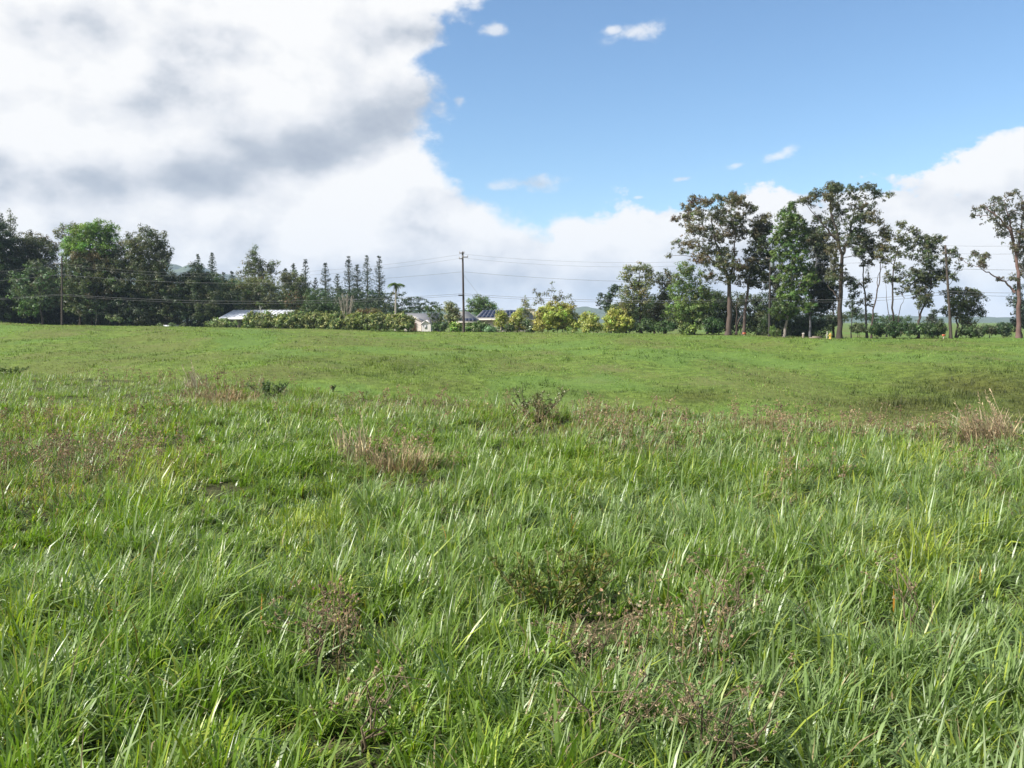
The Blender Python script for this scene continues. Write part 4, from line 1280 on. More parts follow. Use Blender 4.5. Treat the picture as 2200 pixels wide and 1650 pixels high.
    tree('eucalyptus', 'domed thin tree leaning right, last before the leaning pole', 'tree', 106, 1975, [[(1972, 724), (1974, 690), (1985, 660), (2000, 620), (2006, 580)], [(1976, 690), (1976, 650), (1978, 610)], [(2000, 620), (1994, 570), (1995, 530)]],
         [(1990, 515, 18, 8), (2010, 515, 11, 8), (1995, 529, 16, 7), (1965, 550, 11, 5), (1985, 555, 16, 8), (1995, 570, 12, 8), (2010, 540, 7, 5), (1970, 590, 12, 10), (1985, 600, 14, 11), (2010, 590, 14, 11), (2025, 585, 11, 8), (1975, 620, 12, 10), (1990, 630, 14, 11), (2005, 610, 11, 8), (1960, 580, 7, 5), (1975, 650, 11, 10), (1990, 650, 9, 10)],
         (.065, .08, .035), BK_DARK, .30, dens=1.25, clump=4.5, seed=76, group=G)
    tree('eucalyptus', 'straggly thin tree tangled around the leaning utility pole', 'tree', 105.5, 2038, [[(2040, 724), (2040, 660), (2036, 600), (2038, 555)]],
         [(2050, 540, 11, 7), (2057, 550, 7, 5), (2025, 535, 7, 5), (2035, 560, 9, 7), (2061, 575, 6, 3.5), (2046, 590, 7, 5), (2022, 600, 7, 7), (2051, 600, 5, 5), (2030, 580, 6, 6)], (.075, .09, .04), BK_DARK, .13, dens=.9, clump=4.3, seed=77, group=G)
    tree('round_tree', 'short round dark tree right of the leaning utility pole', 'tree', 110, 2056, [[(2054, 726), (2056, 690), (2062, 650)], [(2057, 690), (2085, 660), (2092, 640)]],
         [(2040, 630, 13, 8), (2065, 625, 16, 7), (2090, 628, 13, 7), (2106, 635, 9, 7), (2055, 650, 22, 12), (2085, 655, 15, 10), (2040, 670, 13, 10), (2065, 675, 17, 12), (2095, 670, 11, 12), (2075, 694, 15, 10)], (.05, .065, .025), BK_DARK, .3, dens=1.2, clump=5, seed=78, group=G, leaf2=OLIVE)
    tree('eucalyptus', 'big eucalyptus at the right edge with one long low limb', 'tree', 103, 2188, [[(2189, 724), (2187, 660), (2185, 600), (2182, 545), (2172, 500), (2150, 470), (2122, 445)], [(2180, 628), (2160, 606), (2132, 589), (2108, 578), (2092, 572)], [(2183, 560), (2196, 500), (2200, 440), (2192, 412)], [(2178, 520), (2168, 470), (2160, 430)]],
         [(2100, 447, 5, 4), (2120, 445, 9, 5), (2145, 425, 7, 5), (2160, 420, 7, 5), (2135, 435, 7, 5), (2110, 460, 9, 5), (2125, 470, 9, 6), (2150, 450, 11, 7), (2165, 440, 9, 7), (2186, 413, 6, 5), (2195, 440, 9, 7), (2165, 465, 12, 8), (2145, 485, 11, 6), (2185, 470, 12, 8), (2165, 500, 12, 8), (2190, 500, 12, 10), (2210, 460, 15, 15), (2215, 520, 15, 15), (2172, 535, 7, 5), (2196, 550, 9, 8), (2225, 580, 16, 16),
          (2090, 545, 7, 4), (2110, 542, 8, 4), (2125, 546, 6, 5), (2105, 555, 9, 5), (2125, 560, 7, 5), (2117, 570, 9, 4), (2085, 570, 4, 3), (2077, 555, 3, 3), (2172, 600, 6, 5), (2156, 598, 4, 4)],
         (.075, .082, .045), (.14, .09, .08), .48, dens=.9, clump=4.2, seed=79, group=G, leaf2=(.10, .09, .05))
    tree('broadleaf_tree', 'dark bluish tree low behind the right edge trunk', 'tree', 109, 2190, [[(2192, 726), (2192, 690), (2190, 650)]],
         [(2192, 622, 9, 9), (2182, 648, 11, 10), (2196, 660, 14, 12), (2186, 682, 14, 12), (2205, 690, 14, 14), (2178, 700, 12, 10)], (.04, .06, .04), dens=1.2, clump=5, seed=80, group=G)
    tree('umbrella_tree', 'far low flat crowned tree seen between the thin trunks', 'tree', 190, 1905, [[(1905, 724), (1905, 700), (1905, 688)]],
         [(1893, 681, 26, 4), (1935, 685, 22, 4), (1905, 690, 36, 5), (1835, 668, 16, 5), (1830, 676, 22, 6), (1860, 682, 18, 5)], (.05, .085, .03), dens=1.3, clump=5, flat=.5, seed=81)
    tree('broadleaf_tree', 'small far dark tree between fork trunked tree and leaning pole', 'tree', 135, 2003, [[(2004, 724), (2004, 690), (2004, 665)]],
         [(2004, 672, 5, 9), (2000, 688, 10, 9), (2012, 692, 10, 8), (1990, 700, 14, 8)], (.04, .055, .03), dens=1.1, clump=4, seed=82)

    # ---- shrubs and hedges
    H = 'leafy yellow green shrubs of the long hedge'
    hx = [(543, 689, 'hedge shrub at the left end, in front of the white roof'), (573, 690, 'second hedge shrub from the left, below the young papaya tree'), (606, 690, 'hedge shrub under the right corner of the white roof'), (637, 688, 'hedge shrub below the rusty blossom tree'),
          (668, 689, 'hedge shrub just right of the rusty blossom tree'), (698, 690, 'hedge shrub left of the bare pale tree'), (727, 692, 'hedge shrub under the left side of the bare pale tree'), (757, 692, 'hedge shrub under the right side of the bare pale tree'),
          (788, 692, 'hedge shrub below the rust topped bush'), (818, 692, 'hedge shrub left of the palm trunk'), (846, 691, 'hedge shrub at the foot of the palm trunk'), (870, 694, 'last hedge shrub, against the pinkish shed')]
    for k, (px, py, lab) in enumerate(hx):
        rg = np.random.default_rng(300 + k)
        top = rg.uniform(-3, 3)
        Yh = 135.5 - .0208 * (px - 543) - (2.4 if px > 800 else 0)
        shrub('hedge_shrub', 'yellow green ' + lab, Yh, [(px - 9, py - 7 + top, 12, 9), (px + 9, py - 8 - top * .5, 12, 9), (px, py - 12 + top, 9, 7), (px - 10, py + 6, 12, 10), (px + 10, py + 6, 12, 10), (px, py + 2, 14, 12)],
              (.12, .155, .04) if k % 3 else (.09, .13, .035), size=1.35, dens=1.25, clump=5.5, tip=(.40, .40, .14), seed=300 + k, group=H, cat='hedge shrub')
    shrub('leafy_bush', 'light green leafy bush left of the white roofed bungalow', 141, [(455, 699, 13, 6), (468, 692, 13, 8), (490, 693, 12, 8), (504, 699, 9, 6), (478, 700, 18, 6)], (.14, .19, .06), size=1.25, tip=(.3, .34, .16), seed=320)
    shrub('rust_topped_bush', 'round rust brown topped bush behind the hedge', 142, [(780, 672, 12, 7), (800, 668, 14, 7), (815, 673, 9, 6), (795, 680, 22, 8)], (.10, .10, .03), tip=RUST, seed=321)
    shrub('garden_bush', 'dark green bush right of the white storage shed', 129, [(940, 700, 12, 8), (955, 699, 13, 8), (946, 706, 18, 6)], (.05, .09, .025), seed=322)
    shrub('garden_bush', 'bright green drooping bush just left of the tall bare pole', 127.5, [(975, 701, 10, 9), (985, 703, 9, 9), (980, 709, 13, 5)], (.12, .22, .035), size=1.3, seed=323, tip=(.3, .33, .08))
    shrub('garden_bush', 'mid green bush just right of the tall bare pole', 128, [(1010, 701, 12, 9), (1028, 699, 13, 9), (1042, 703, 10, 8), (1022, 707, 22, 6)], (.075, .14, .03), seed=324, tip=(.25, .3, .12))
    shrub('grassy_bush', 'low pale blue green bush below the cream house wall', 126, [(1052, 707, 11, 6), (1066, 709, 10, 5)], (.15, .23, .12), seed=325, size=.9)
    shrub('dark_bush', 'dark bush between the two slim yellow shrubs', 127, [(1094, 706, 13, 7), (1100, 700, 8, 8)], (.05, .085, .025), seed=326)
    shrub('leafy_bush', 'dark bush with white green leaves left of the biggest yellow shrub', 127, [(1132, 703, 12, 9), (1142, 707, 10, 8), (1128, 694, 8, 7)], (.07, .11, .04), tip=(.5, .55, .42), seed=327)
    YG = 'golden yellow shrubs along the far edge of the pasture'
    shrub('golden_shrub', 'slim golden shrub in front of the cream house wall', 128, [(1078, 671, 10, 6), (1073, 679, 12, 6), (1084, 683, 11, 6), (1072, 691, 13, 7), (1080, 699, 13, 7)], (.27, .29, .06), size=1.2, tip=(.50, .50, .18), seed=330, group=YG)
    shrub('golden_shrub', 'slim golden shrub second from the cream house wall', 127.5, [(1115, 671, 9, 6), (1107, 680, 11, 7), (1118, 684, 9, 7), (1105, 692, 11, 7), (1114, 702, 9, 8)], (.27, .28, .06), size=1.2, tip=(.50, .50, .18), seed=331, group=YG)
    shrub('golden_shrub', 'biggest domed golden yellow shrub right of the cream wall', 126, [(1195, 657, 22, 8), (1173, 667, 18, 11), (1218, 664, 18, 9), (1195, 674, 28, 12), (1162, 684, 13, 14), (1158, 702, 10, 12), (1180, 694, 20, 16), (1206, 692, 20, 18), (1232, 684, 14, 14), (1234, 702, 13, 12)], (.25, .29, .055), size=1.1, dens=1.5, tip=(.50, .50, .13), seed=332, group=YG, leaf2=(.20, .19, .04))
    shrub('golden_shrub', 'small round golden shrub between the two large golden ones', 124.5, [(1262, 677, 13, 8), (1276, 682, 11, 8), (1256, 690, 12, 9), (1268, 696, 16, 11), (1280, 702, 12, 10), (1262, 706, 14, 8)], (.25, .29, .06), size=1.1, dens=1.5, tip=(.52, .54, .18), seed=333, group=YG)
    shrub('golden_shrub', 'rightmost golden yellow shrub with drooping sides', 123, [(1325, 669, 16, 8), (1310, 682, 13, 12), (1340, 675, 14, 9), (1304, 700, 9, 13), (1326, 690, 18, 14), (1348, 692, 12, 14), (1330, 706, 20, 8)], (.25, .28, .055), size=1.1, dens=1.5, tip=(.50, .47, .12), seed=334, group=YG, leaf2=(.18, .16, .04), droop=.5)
    DK = 'dark bushes along the foot of the right stand'
    for k, (px, py, rx, ry, Yb, lf, lab) in enumerate((
            (1392, 697, 22, 14, 121, (.045, .08, .022), 'dark bush below the pale olive tree'), (1428, 700, 22, 12, 119, (.05, .09, .025), 'dark bush below the dull brown green tree'), (1478, 706, 20, 9, 114.5, (.11, .16, .04), 'light green low bush below the light green tree'),
            (1533, 698, 24, 15, 114.5, (.032, .07, .016), 'round dense dark green bush left of the stout pinkish trunk'), (1664, 711, 14, 7, 110.8, (.08, .13, .03), 'low green bush beside the transformer pole'), (1846, 704, 16, 11, 109.5, (.09, .12, .045), 'pale green bush right of the tallest trunk'),
            (1886, 706, 22, 13, 107.5, (.035, .065, .018), 'dark hedge bush below the pale pink trunk'), (1922, 705, 22, 14, 106.8, (.04, .072, .02), 'dark hedge bush below the fork trunked tree'), (1956, 706, 20, 13, 106, (.038, .07, .02), 'dark hedge bush left of the domed thin tree'),
            (1990, 708, 20, 12, 105.6, (.045, .075, .022), 'dark hedge bush right of the domed thin tree'), (2018, 706, 14, 14, 105.2, (.06, .085, .03), 'olive bush left of the leaning pole'), (2078, 710, 20, 12, 105, (.05, .075, .025), 'dark bush under the short round tree'),
            (2104, 712, 14, 9, 104.6, (.07, .095, .04), 'olive bush right of the short round tree'), (2128, 707, 20, 10, 105, (.085, .105, .05), 'pale olive bush in the gap before the right edge'), (2158, 705, 20, 13, 104.6, (.06, .095, .04), 'green bush left of the right edge trunk'))):
        shrub('roadside_bush', lab, Yb, [(px - rx * .45, py - 1, rx * .5, ry * .75), (px + rx * .4, py, rx * .52, ry * .75), (px, py - ry * .4, rx * .5, ry * .6), (px, py + ry * .5, rx * .85, ry * .6)], lf, seed=340 + k, group=DK, dens=1.35)
    # weeds and seedlings along the far edge of the wood
    for k, (px, py, r, lab) in enumerate(((236, 681, 6, 'little pale leafed seedling under the wood, right of the sapling'), (256, 683, 7, 'pale rounded weed in front of the deeply shaded tree'), (345, 701, 6, 'small pale weed at the left end of the low pale wall'), (371, 699, 6, 'upright green weed in front of the low pale wall'))):
        shrub('leafy_weed', lab, 145.5, [(px - 2, py, r, r * .8), (px + 3, py + 5, r, r * .7)], (.14, .18, .08), seed=370 + k, stems=3, cat='weed', clump=4)


all_trees()


# ------------------------------------------------------------------ spire pines, palm, bare tree, papaya, dracaena
def spire_pine(label, px, pyt, pyb, Y, hw, seed, tone=(.045, .062, .045), dens=1.0):
    rg = np.random.default_rng(seed)
    s = Y / F
    top = P(px, pyt, Y)
    dens = dens * rg.uniform(.72, 1.08)
    tone = tuple(np.array(tone) * rg.uniform(.75, 1.3))
    lean = rg.normal(0, .02)
    g = gz(top[0], Y)
    root = thing('spire_pine', label, 'pine', (top[0], Y, g - .2), 'narrow spire pines on the skyline')
    b = np.array(root.location)
    zb = Z_at(pyb, Y)
    mb = MB()
    mb.tube([[top[0] - lean * (top[2] - g), Y, g - .2], [top[0] - lean * (top[2] - g) / 2, Y, (g + top[2]) / 2], [top[0], Y, top[2]]], [.28, .18, .03], 6, (.09, .075, .06))
    mb.build('trunk', M_BARK, root, b, True)
    lv = MB()
    H = top[2] - zb
    z = top[2] - .15
    while z > zb - H * .25:
        f = (top[2] - z) / H
        L = 1.4 * hw * s * (min(f * 1.5 + .05, .42 + f * .6, 1.0)) * rg.uniform(.75, 1.2) + .1
        nb = int(rg.integers(6, 10))
        for a in rg.uniform(0, 2 * math.pi, nb):
            if rg.uniform() > .93 * dens:
                continue
            d = np.array([math.cos(a), math.sin(a), 0.0])
            k = max(3, int(L / .22))
            t = np.linspace(.05, 1, k)[:, None]
            pos = np.array([top[0] - lean * (top[2] - z), Y, z]) + d * L * t + np.array([0, 0, 1.0]) * (L * .45 * t ** 2 - L * .1 * t)
            nn = len(pos)
            for q in range(2):
                ax = unit(d[None] * .6 + rg.normal(0, .55, (nn, 3)) + np.array([0, 0, .35]))
                C = np.array(tone) * rg.uniform(.6, 1.35, (nn, 1))
                lv.leaves(pos, ax, unit(rg.normal(size=(nn, 3))), rg.uniform(.3, .55, nn), .15, C)
        z -= rg.uniform(.24, .55)
    lv.build('crown', M_LEAF, root, b)


def special_plants():
    data = [(425, 547, 600, 5, 'spire pine above the wood, left one of the left pair'), (455, 544, 602, 6.5, 'spire pine above the wood, right one of the left pair'), (480, 586, 612, 4.5, 'short dark spire just right of the left pair'),
            (498, 584, 612, 3.5, 'tiny dark spire farthest right of the left pair'), (613, 577, 612, 2.5, 'thin spire tip just left of the blunt spire pine'), (630, 567, 615, 6, 'blunt spire pine right of the pointed olive tree'), (656, 558, 622, 6.5, 'thin see-through spire pine left of the gap'),
            (677, 598, 628, 4.5, 'shortest spire pine between two thin ones'), (699, 566, 626, 8, 'wispy open spire pine in the middle of the gap'), (725, 590, 626, 6.5, 'low broad spire pine left of the tall group'),
            (748.5, 552, 628, 8, 'first of the four tall dense spire pines, leftmost'), (767, 570, 628, 7.5, 'shortest of the four dense spire pines'), (788.5, 550, 632, 9, 'third and tallest of the four dense spire pines'), (814.5, 551, 640, 9, 'last of the four dense spire pines, nearest the palm')]
    for k, (px, t, bt, hw, lab) in enumerate(data):
        spire_pine(lab, px, t, bt, 226 + 3 * (k % 3), hw, 500 + k, dens=.8 if k in (6, 8) else 1.0)
    # palm
    Y = 140.0
    s = Y / F
    c = P(851, 612, Y)
    g = gz(c[0], Y)
    root = thing('palm_tree', 'slim palm tree with a small green crown above the hedge', 'palm', (c[0], Y, g - .2))
    b = np.array(root.location)
    rg = np.random.default_rng(77)
    mb = MB()
    z = np.linspace(g - .2, c[2] - .1, 10)
    mb.tube(np.stack([c[0] - .15 + .15 * np.linspace(0, 1, 10) ** 2, np.full(10, Y), z], 1), np.linspace(.19, .12, 10), 8, (.34, .31, .27))
    mb.build('trunk', M_BARK, root, b, True)
    mb = MB()
    mb.tube([c + [0, 0, -1.0], c + [0, 0, -.5], c + [0, 0, .1]], [.13, .2, .1], 8, (.12, .2, .05))
    mb.build('crownshaft', M_LEAF, root, b, True)

    def frond(name, a, L, rise, droop, C, w=.34):
        d = np.array([math.cos(a), math.sin(a), 0.0])
        t = np.linspace(0, 1, 9)[:, None]
        q = c + d * L * t + np.array([0, 0, 1.0]) * (rise * t - droop * t ** 2)
        mb = MB()
        mb.tube(q, np.linspace(.035, .01, 9), 4, np.array(C) * .9, cap=False)
        tt = np.repeat(np.linspace(.08, 1, 18), 2)
        sg = np.tile([-1.0, 1.0], 18)
        pos = np.stack([np.interp(tt, t[:, 0], q[:, k]) for k in range(3)], 1)
        side = np.array([-d[1], d[0], 0.0])
        ax = unit(side[None] * sg[:, None] + d[None] * .6 + np.array([0, 0, -.35]))
        mb.leaves(pos, ax, np.tile([0, 0, 1.0], (36, 1)), w * 1.9 * (1 - .55 * np.abs(tt - .4)), .09, np.array(C) * rg.uniform(.7, 1.2, (36, 1)))
        mb.build(name, M_LEAF, root, b)
    for k in range(13):
        frond('frond', k * 2.4 + .3, rg.uniform(1.0, 1.35), rg.uniform(.7, 1.15), rg.uniform(.9, 1.4), (.12, .19, .035))
    for k in range(4):
        frond('dead_frond', k * 1.6 + .5, .55, -.5, 1.3, (.20, .13, .07), .2)
    # bare pale tree
    Y = 139.0
    base = P(746, 690, Y)
    g = gz(base[0], Y)
    root = thing('bare_tree', 'leafless pale grey branching small tree behind the hedge', 'tree', (base[0], Y, g - .2))
    b = np.array(root.location)
    mb = MB()
    rg = np.random.default_rng(5)
    for k in range(16):
        px, py = 727 + 36 * rg.uniform(), rg.uniform(629, 648)
        tp = P(px, py, Y + rg.uniform(-1, 1))
        b0 = np.array([base[0] + (px - 746) * .012, Y, g - .2])
        q = ribbon_path(b0, tp, -.1, .06, 6, rg)
        q[1:4, 0] = b0[0] + (q[1:4, 0] - b0[0]) * .75
        mb.tube(q, np.linspace(.10, .025, 6), 5, np.array((.24, .215, .17)) * rg.uniform(.85, 1.1))
        for j in range(3):
            i = int(rg.integers(3, 5))
            mb.tube(ribbon_path(q[i], q[i] + rg.normal(0, .35, 3) + [0, 0, .7], 0, .03, 3, rg), [.035, .025, .012], 4, (.23, .21, .17))
    mb.build('branches', M_BARK, root, b, True)
    # papaya
    Y = 138.0
    base = P(562, 700, Y); g = gz(base[0], Y)
    root = thing('papaya_tree', 'young papaya tree with a thin pale stem rising before the white roof', 'tree', (base[0], Y, g - .2))
    b = np.array(root.location)
    top = P(557.5, 655, Y)
    mb = MB()
    mb.tube([[base[0], Y, g - .2], P(561, 672, Y), top], [.11, .09, .06], 7, (.36, .36, .31))
    mb.tube([P(559.5, 665, Y), P(564, 657, Y)], [.05, .03], 5, (.36, .36, .31))
    mb.build('trunk', M_BARK, root, b, True)
    for k in range(10):
        a = k * 2.4
        d = np.array([math.cos(a), .7 * math.sin(a), 0])
        st = top + [0, 0, .05 * (k % 3)]
        e = st + d * rg.uniform(.3, .55) + [0, 0, rg.uniform(-.1, .5)]
        mb = MB()
        mb.tube([st, (st + e) / 2 + [0, 0, .06], e], [.015, .012, .01], 4, (.25, .3, .12), cap=False)
        n = 7
        aa = np.linspace(-1.9, 1.9, n) + a
        ax = unit(np.stack([np.cos(aa), np.sin(aa), np.full(n, -.25)], 1))
        mb.leaves(np.tile(e, (n, 1)), ax, np.tile([0, 0, 1.0], (n, 1)), .34, .14, np.array([(.17, .23, .06)]) * rg.uniform(.8, 1.2, (n, 1)))
        mb.build('leaf', M_LEAF, root, b)
    # spiky rosette tree (dracaena like)
    Y = 131.5
    base = P(932, 700, Y); g = gz(base[0], Y)
    root = thing('rosette_tree', 'spiky leaved small tree left of the feathery tree', 'tree', (base[0], Y, g - .2))
    b = np.array(root.location)
    mb, lv = MB(), MB()
    for px, py in ((918, 662), (927, 668), (936, 661), (943, 666), (922, 678), (935, 676), (948, 678), (930, 686), (942, 688)):
        tp = P(px, py, Y + rg.uniform(-.7, .7))
        mb.tube(ribbon_path(np.array([base[0], Y, g - .2]), tp, -.15, .05, 5, rg), np.linspace(.08, .035, 5), 5, (.22, .2, .16))
        n = 46
        ax = unit(rg.normal(size=(n, 3)) + [0, 0, .35])
        lv.leaves(np.tile(tp, (n, 1)), ax, unit(rg.normal(size=(n, 3)) + [0, 0, 1]), rg.uniform(.4, .75, n), .09, np.array([(.10, .15, .045)]) * rg.uniform(.6, 1.5, (n, 1)))
    mb.build('trunk', M_BARK, root, b, True)
    lv.build('crown', M_LEAF, root, b)


special_plants()

# ------------------------------------------------------------------ grass
def strips(x, y, z, az, L, W, lean, curl, seg, C, rg, twist=0.0):
    """Curved tapering blades. Returns V, F(quads), C."""
    n = len(x)
    t = np.linspace(0, 1, seg + 1)
    ang = lean[:, None] + curl[:, None] * t[None] ** 1.3          # angle from vertical along the blade
    ang = np.minimum(ang, 2.5)
    dl = (L / seg)[:, None]
    h = np.concatenate([np.zeros((n, 1)), np.cumsum(np.sin((ang[:, 1:] + ang[:, :-1]) / 2) * dl, 1)], 1)
    v = np.concatenate([np.zeros((n, 1)), np.cumsum(np.cos((ang[:, 1:] + ang[:, :-1]) / 2) * dl, 1)], 1)
    dx, dy = np.sin(az)[:, None], np.cos(az)[:, None]
    sx, sy = np.cos(az)[:, None], -np.sin(az)[:, None]
    cx, cyy, cz = x[:, None] + dx * h, y[:, None] + dy * h, z[:, None] + v
    wid = W[:, None] * np.array([.55 if seg > 2 else .8] + [1.0 - .0 * q for q in t[1:-1]] + [.06])[None] / 2
    if seg >= 4:
        prof = np.array([.6, .95, 1.0, .75, .04]) if seg == 4 else np.interp(t, [0, .4, .8, 1], [.6, 1, .7, .04])
        wid = W[:, None] * prof[None] / 2
    tw = (twist * rg.normal(size=n))[:, None] * t[None]
    ct, st_ = np.cos(tw), np.sin(tw)
    a = np.stack([cx + sx * wid * ct, cyy + sy * wid * ct, cz + wid * st_], -1)
    b = np.stack([cx - sx * wid * ct, cyy - sy * wid * ct, cz - wid * st_], -1)
    V = np.stack([a, b], 2).reshape(n, (seg + 1) * 2, 3)
    q = np.arange(seg - 1)
    f = np.concatenate([np.stack([2 * q, 2 * q + 1, 2 * q + 3], 1), np.stack([2 * q, 2 * q + 3, 2 * q + 2], 1), [[2 * seg - 2, 2 * seg - 1, 2 * seg]]]).astype(int)
    V = V[:, : 2 * seg + 1]
    Fq = (np.arange(n)[:, None, None] * (seg * 2 + 1) + f[None]).reshape(-1, 3)
    return V.reshape(-1, 3), Fq, np.repeat(C, seg * 2 + 1, axis=0)


# where the photograph shows brown weeds, dark hollows and yellow green patches (mapped to places on the ground)
BROWN_SPOTS = [(90, 1010, 170, 55, 1), (300, 985, 120, 40, .8), (60, 900, 90, 25, .7), (330, 890, 70, 25, .5), (520, 800, 200, 14, .8), (850, 985, 90, 30, 1), (470, 848, 60, 16, 1),
               (1240, 900, 180, 28, .8), (1400, 945, 110, 28, .7), (1640, 890, 110, 16, 1), (1850, 893, 170, 16, 1), (2080, 920, 120, 24, .9), (1690, 935, 70, 20, .5), (880, 860, 220, 16, .5), (300, 800, 160, 12, .5), (1700, 1040, 80, 20, .5), (2130, 1030, 60, 25, .5),
               (1440, 1420, 130, 90, .12), (720, 1400, 50, 60, .2)]
GAP_SPOTS = [(720, 1350, 70, 60, 1), (770, 1560, 130, 80, .9), (1300, 1280, 85, 40, 1), (1020, 1060, 60, 25, .6), (640, 1500, 60, 40, .6), (880, 1010, 60, 20, .7), (1830, 1290, 50, 25, .5), (2010, 1530, 90, 60, .4), (160, 1120, 40, 20, .5), (450, 1000, 40, 14, .4)]  # grass thinned; the gap beside the spreading plant stands for its cast shadow
YEL_SPOTS = [(340, 980, 90, 60, .9), (180, 880, 110, 30, .8), (660, 1090, 80, 50, .9), (700, 1230, 80, 40, .6), (1960, 1150, 110, 50, .9), (1980, 960, 90, 25, .7), (1700, 980, 60, 25, .5), (1260, 1000, 80, 40, .5), (40, 1300, 80, 60, .4), (430, 1560, 120, 60, .4)]


def near_grass():
    rg = np.random.default_rng(21)
    parts = []
    tot = 0
    bands = [(1.7, 4.2, 7600, 3, .76), (4.2, 7.0, 4800, 2, .82), (7.0, 11.0, 2800, 2, .95), (11.0, 17.0, 1350, 2, 1.2), (17.0, 24.0, 650, 1, 1.6), (24.0, 34.0, 310, 1, 2.1)]
    um = .615
    edges = [(.4, 5.0, -560, 3, 1.3), (5.0, 14.0, -420, 2, 1.6), (14.0, 33.0, -170, 1, 2.1)]      # the meadow goes on at both sides
    for (ya, yb, rho, seg, wk) in bands + edges:
        if rho > 0:
            n = int(um * (yb * yb - ya * ya) * rho)
            y = np.sqrt(rg.uniform(ya * ya, yb * yb, n))
            u = rg.uniform(-um, um, n)
            x = u * y
        else:
            n = int(2 * (yb - ya) * 3.6 * -rho)
            y = rg.uniform(ya, yb, n)
            x = (um * y + rg.uniform(0, 3.6, n)) * rg.choice([-1.0, 1.0], n)
            u = x / y
        yc = np.interp(u, U_PTS, YC)
        keep = y < yc + 2.5
        x, y, u = x[keep], y[keep], u[keep]
        n = len(x)
        # pull blades together into tufts
        cell = .16 + .02 * ya
        xr, yr = .866 * x - .5 * y, .5 * x + .866 * y            # tuft lattice turned and warped so that no rows show
        wx, wy = 1.2 * cell * (vnoise(x / cell / 1.7, y / cell / 1.7, 101) - .5), 1.2 * cell * (vnoise(x / cell / 1.7, y / cell / 1.7, 103) - .5)
        jx, jy = np.floor((xr + wx) / cell), np.floor((yr + wy) / cell)
        ra = (jx + .05 + .9 * hash2(jx, jy, 5)) * cell - wx
        rb = (jy + .05 + .9 * hash2(jx, jy, 9)) * cell - wy
        tx, ty = .866 * ra + .5 * rb, -.5 * ra + .866 * rb
        pull = .68 * rg.uniform(0, 1, n) ** .6
        x = x * (1 - pull) + tx * pull
        y = y * (1 - pull) + ty * pull
        tuft = hash2(jx, jy, 31)
        rad = np.arctan2(x - tx, y - ty)
        z = ground_z(x, y)
        px, py = to_px(np.stack([x, y, z + .2], 1))
        bro, gap, yel = gauss_px(px, py, BROWN_SPOTS), gauss_px(px, py, GAP_SPOTS), gauss_px(px, py, YEL_SPOTS)
        big = fbm(x / 2.1, y / 2.1, 41, 3)
        med = fbm(x / .55, y / .55, 43, 2)
        dens = np.clip(1.1 - 1.05 * gap - .35 * bro - .5 * np.clip(.42 - med, 0, 1) * 5, .02, 1)
        keep = rg.uniform(size=n) < dens
        sel = lambda *a: [q[keep] for q in a]
        x, y, z, u, px, py, bro, gap, yel, big, med, tuft, rad = sel(x, y, z, u, px, py, bro, gap, yel, big, med, tuft, rad)
        n = len(x)
        hmap = .58 * np.maximum(.05 + .24 * big + .40 * med + .24 * (tuft - .5), .07) * (1 - .82 * gap) * (1 - .2 * bro)
        far = sstep(y, 9, 20)
        L = hmap * np.where(rg.uniform(size=n) < .10, rg.uniform(.9, 1.5, n), rg.uniform(.38, .88, n)) * (1.1 - .2 * far)
        kind = rg.uniform(size=n)
        W = rg.uniform(.006, .0135, n) * wk
        wide = kind < .14
        W[wide] *= 1.45
        wind = math.radians(75)
        pick = rg.uniform(size=n)
        local = wind + (fbm(x / 1.7, y / 1.7, 91, 2) - .5) * 5.0
        az = np.where(pick < .26, local + rg.normal(0, .7, n), np.where(pick < .62, rad + rg.normal(0, .5, n), rg.uniform(0, 2 * math.pi, n)))
        lean = np.abs(rg.normal(.30, .30, n))
        curl = np.abs(rg.normal(1.0, .8, n))
        # colours: fresh green, blue green, yellow green, straw
        c1, c2, c3 = np.array([.155, .24, .034]), np.array([.18, .255, .088]), np.array([.275, .33, .042])
        mixn = np.clip(fbm(x / 1.3, y / 1.3, 51, 3) * 2.4 - .7 + rg.normal(0, .28, n) + .25 * (u > .1), 0, 1)[:, None]
        C = c1 * (1 - mixn) + c2 * mixn
        w3 = (rg.uniform(size=n) < .10 + .75 * yel + .25 * np.clip(big - .5, 0, 1))[:, None]
        C = np.where(w3, c3 * rg.uniform(.75, 1.2, (n, 1)), C)
        straw = rg.uniform(size=n) < .035 + (.45 + .35 * far) * bro + .10 * gap + .15 * far
        C[straw] = np.where(rg.uniform(size=(straw.sum(), 1)) < .5, [[.36, .29, .16]], [[.22, .155, .085]]) * rg.uniform(.6, 1.3, (straw.sum(), 1))
        W[straw] *= .6
        pale = rg.uniform(size=n) < .055 + .10 * far  # pale silvery blades: sun sheen put into their colour, more frequent farther off
        C[pale] = np.array([.30, .36, .19]) * rg.uniform(.8, 1.2, (pale.sum(), 1))
        oran = rg.uniform(size=n) < .0012
        C[oran] = [.45, .2, .03]
        C = C * rg.uniform(.72, 1.28, (n, 1))
        parts.append(strips(x, y, z - .01, az, L, W, lean, curl, seg, C, rg, .5))
        tot += n
    V, Fq, C, o = [], [], [], 0
    for v, f, c in parts:
        V.append(v); Fq.append(f + o); C.append(c); o += len(v)
    ob = obj('meadow_grass', mesh_np('meadow_grass', np.concatenate(V), np.concatenate(Fq), np.concatenate(C), False, (M_GRASS,)))
    tag(ob, 'long green meadow grass filling the foreground', 'grass', kind='stuff')


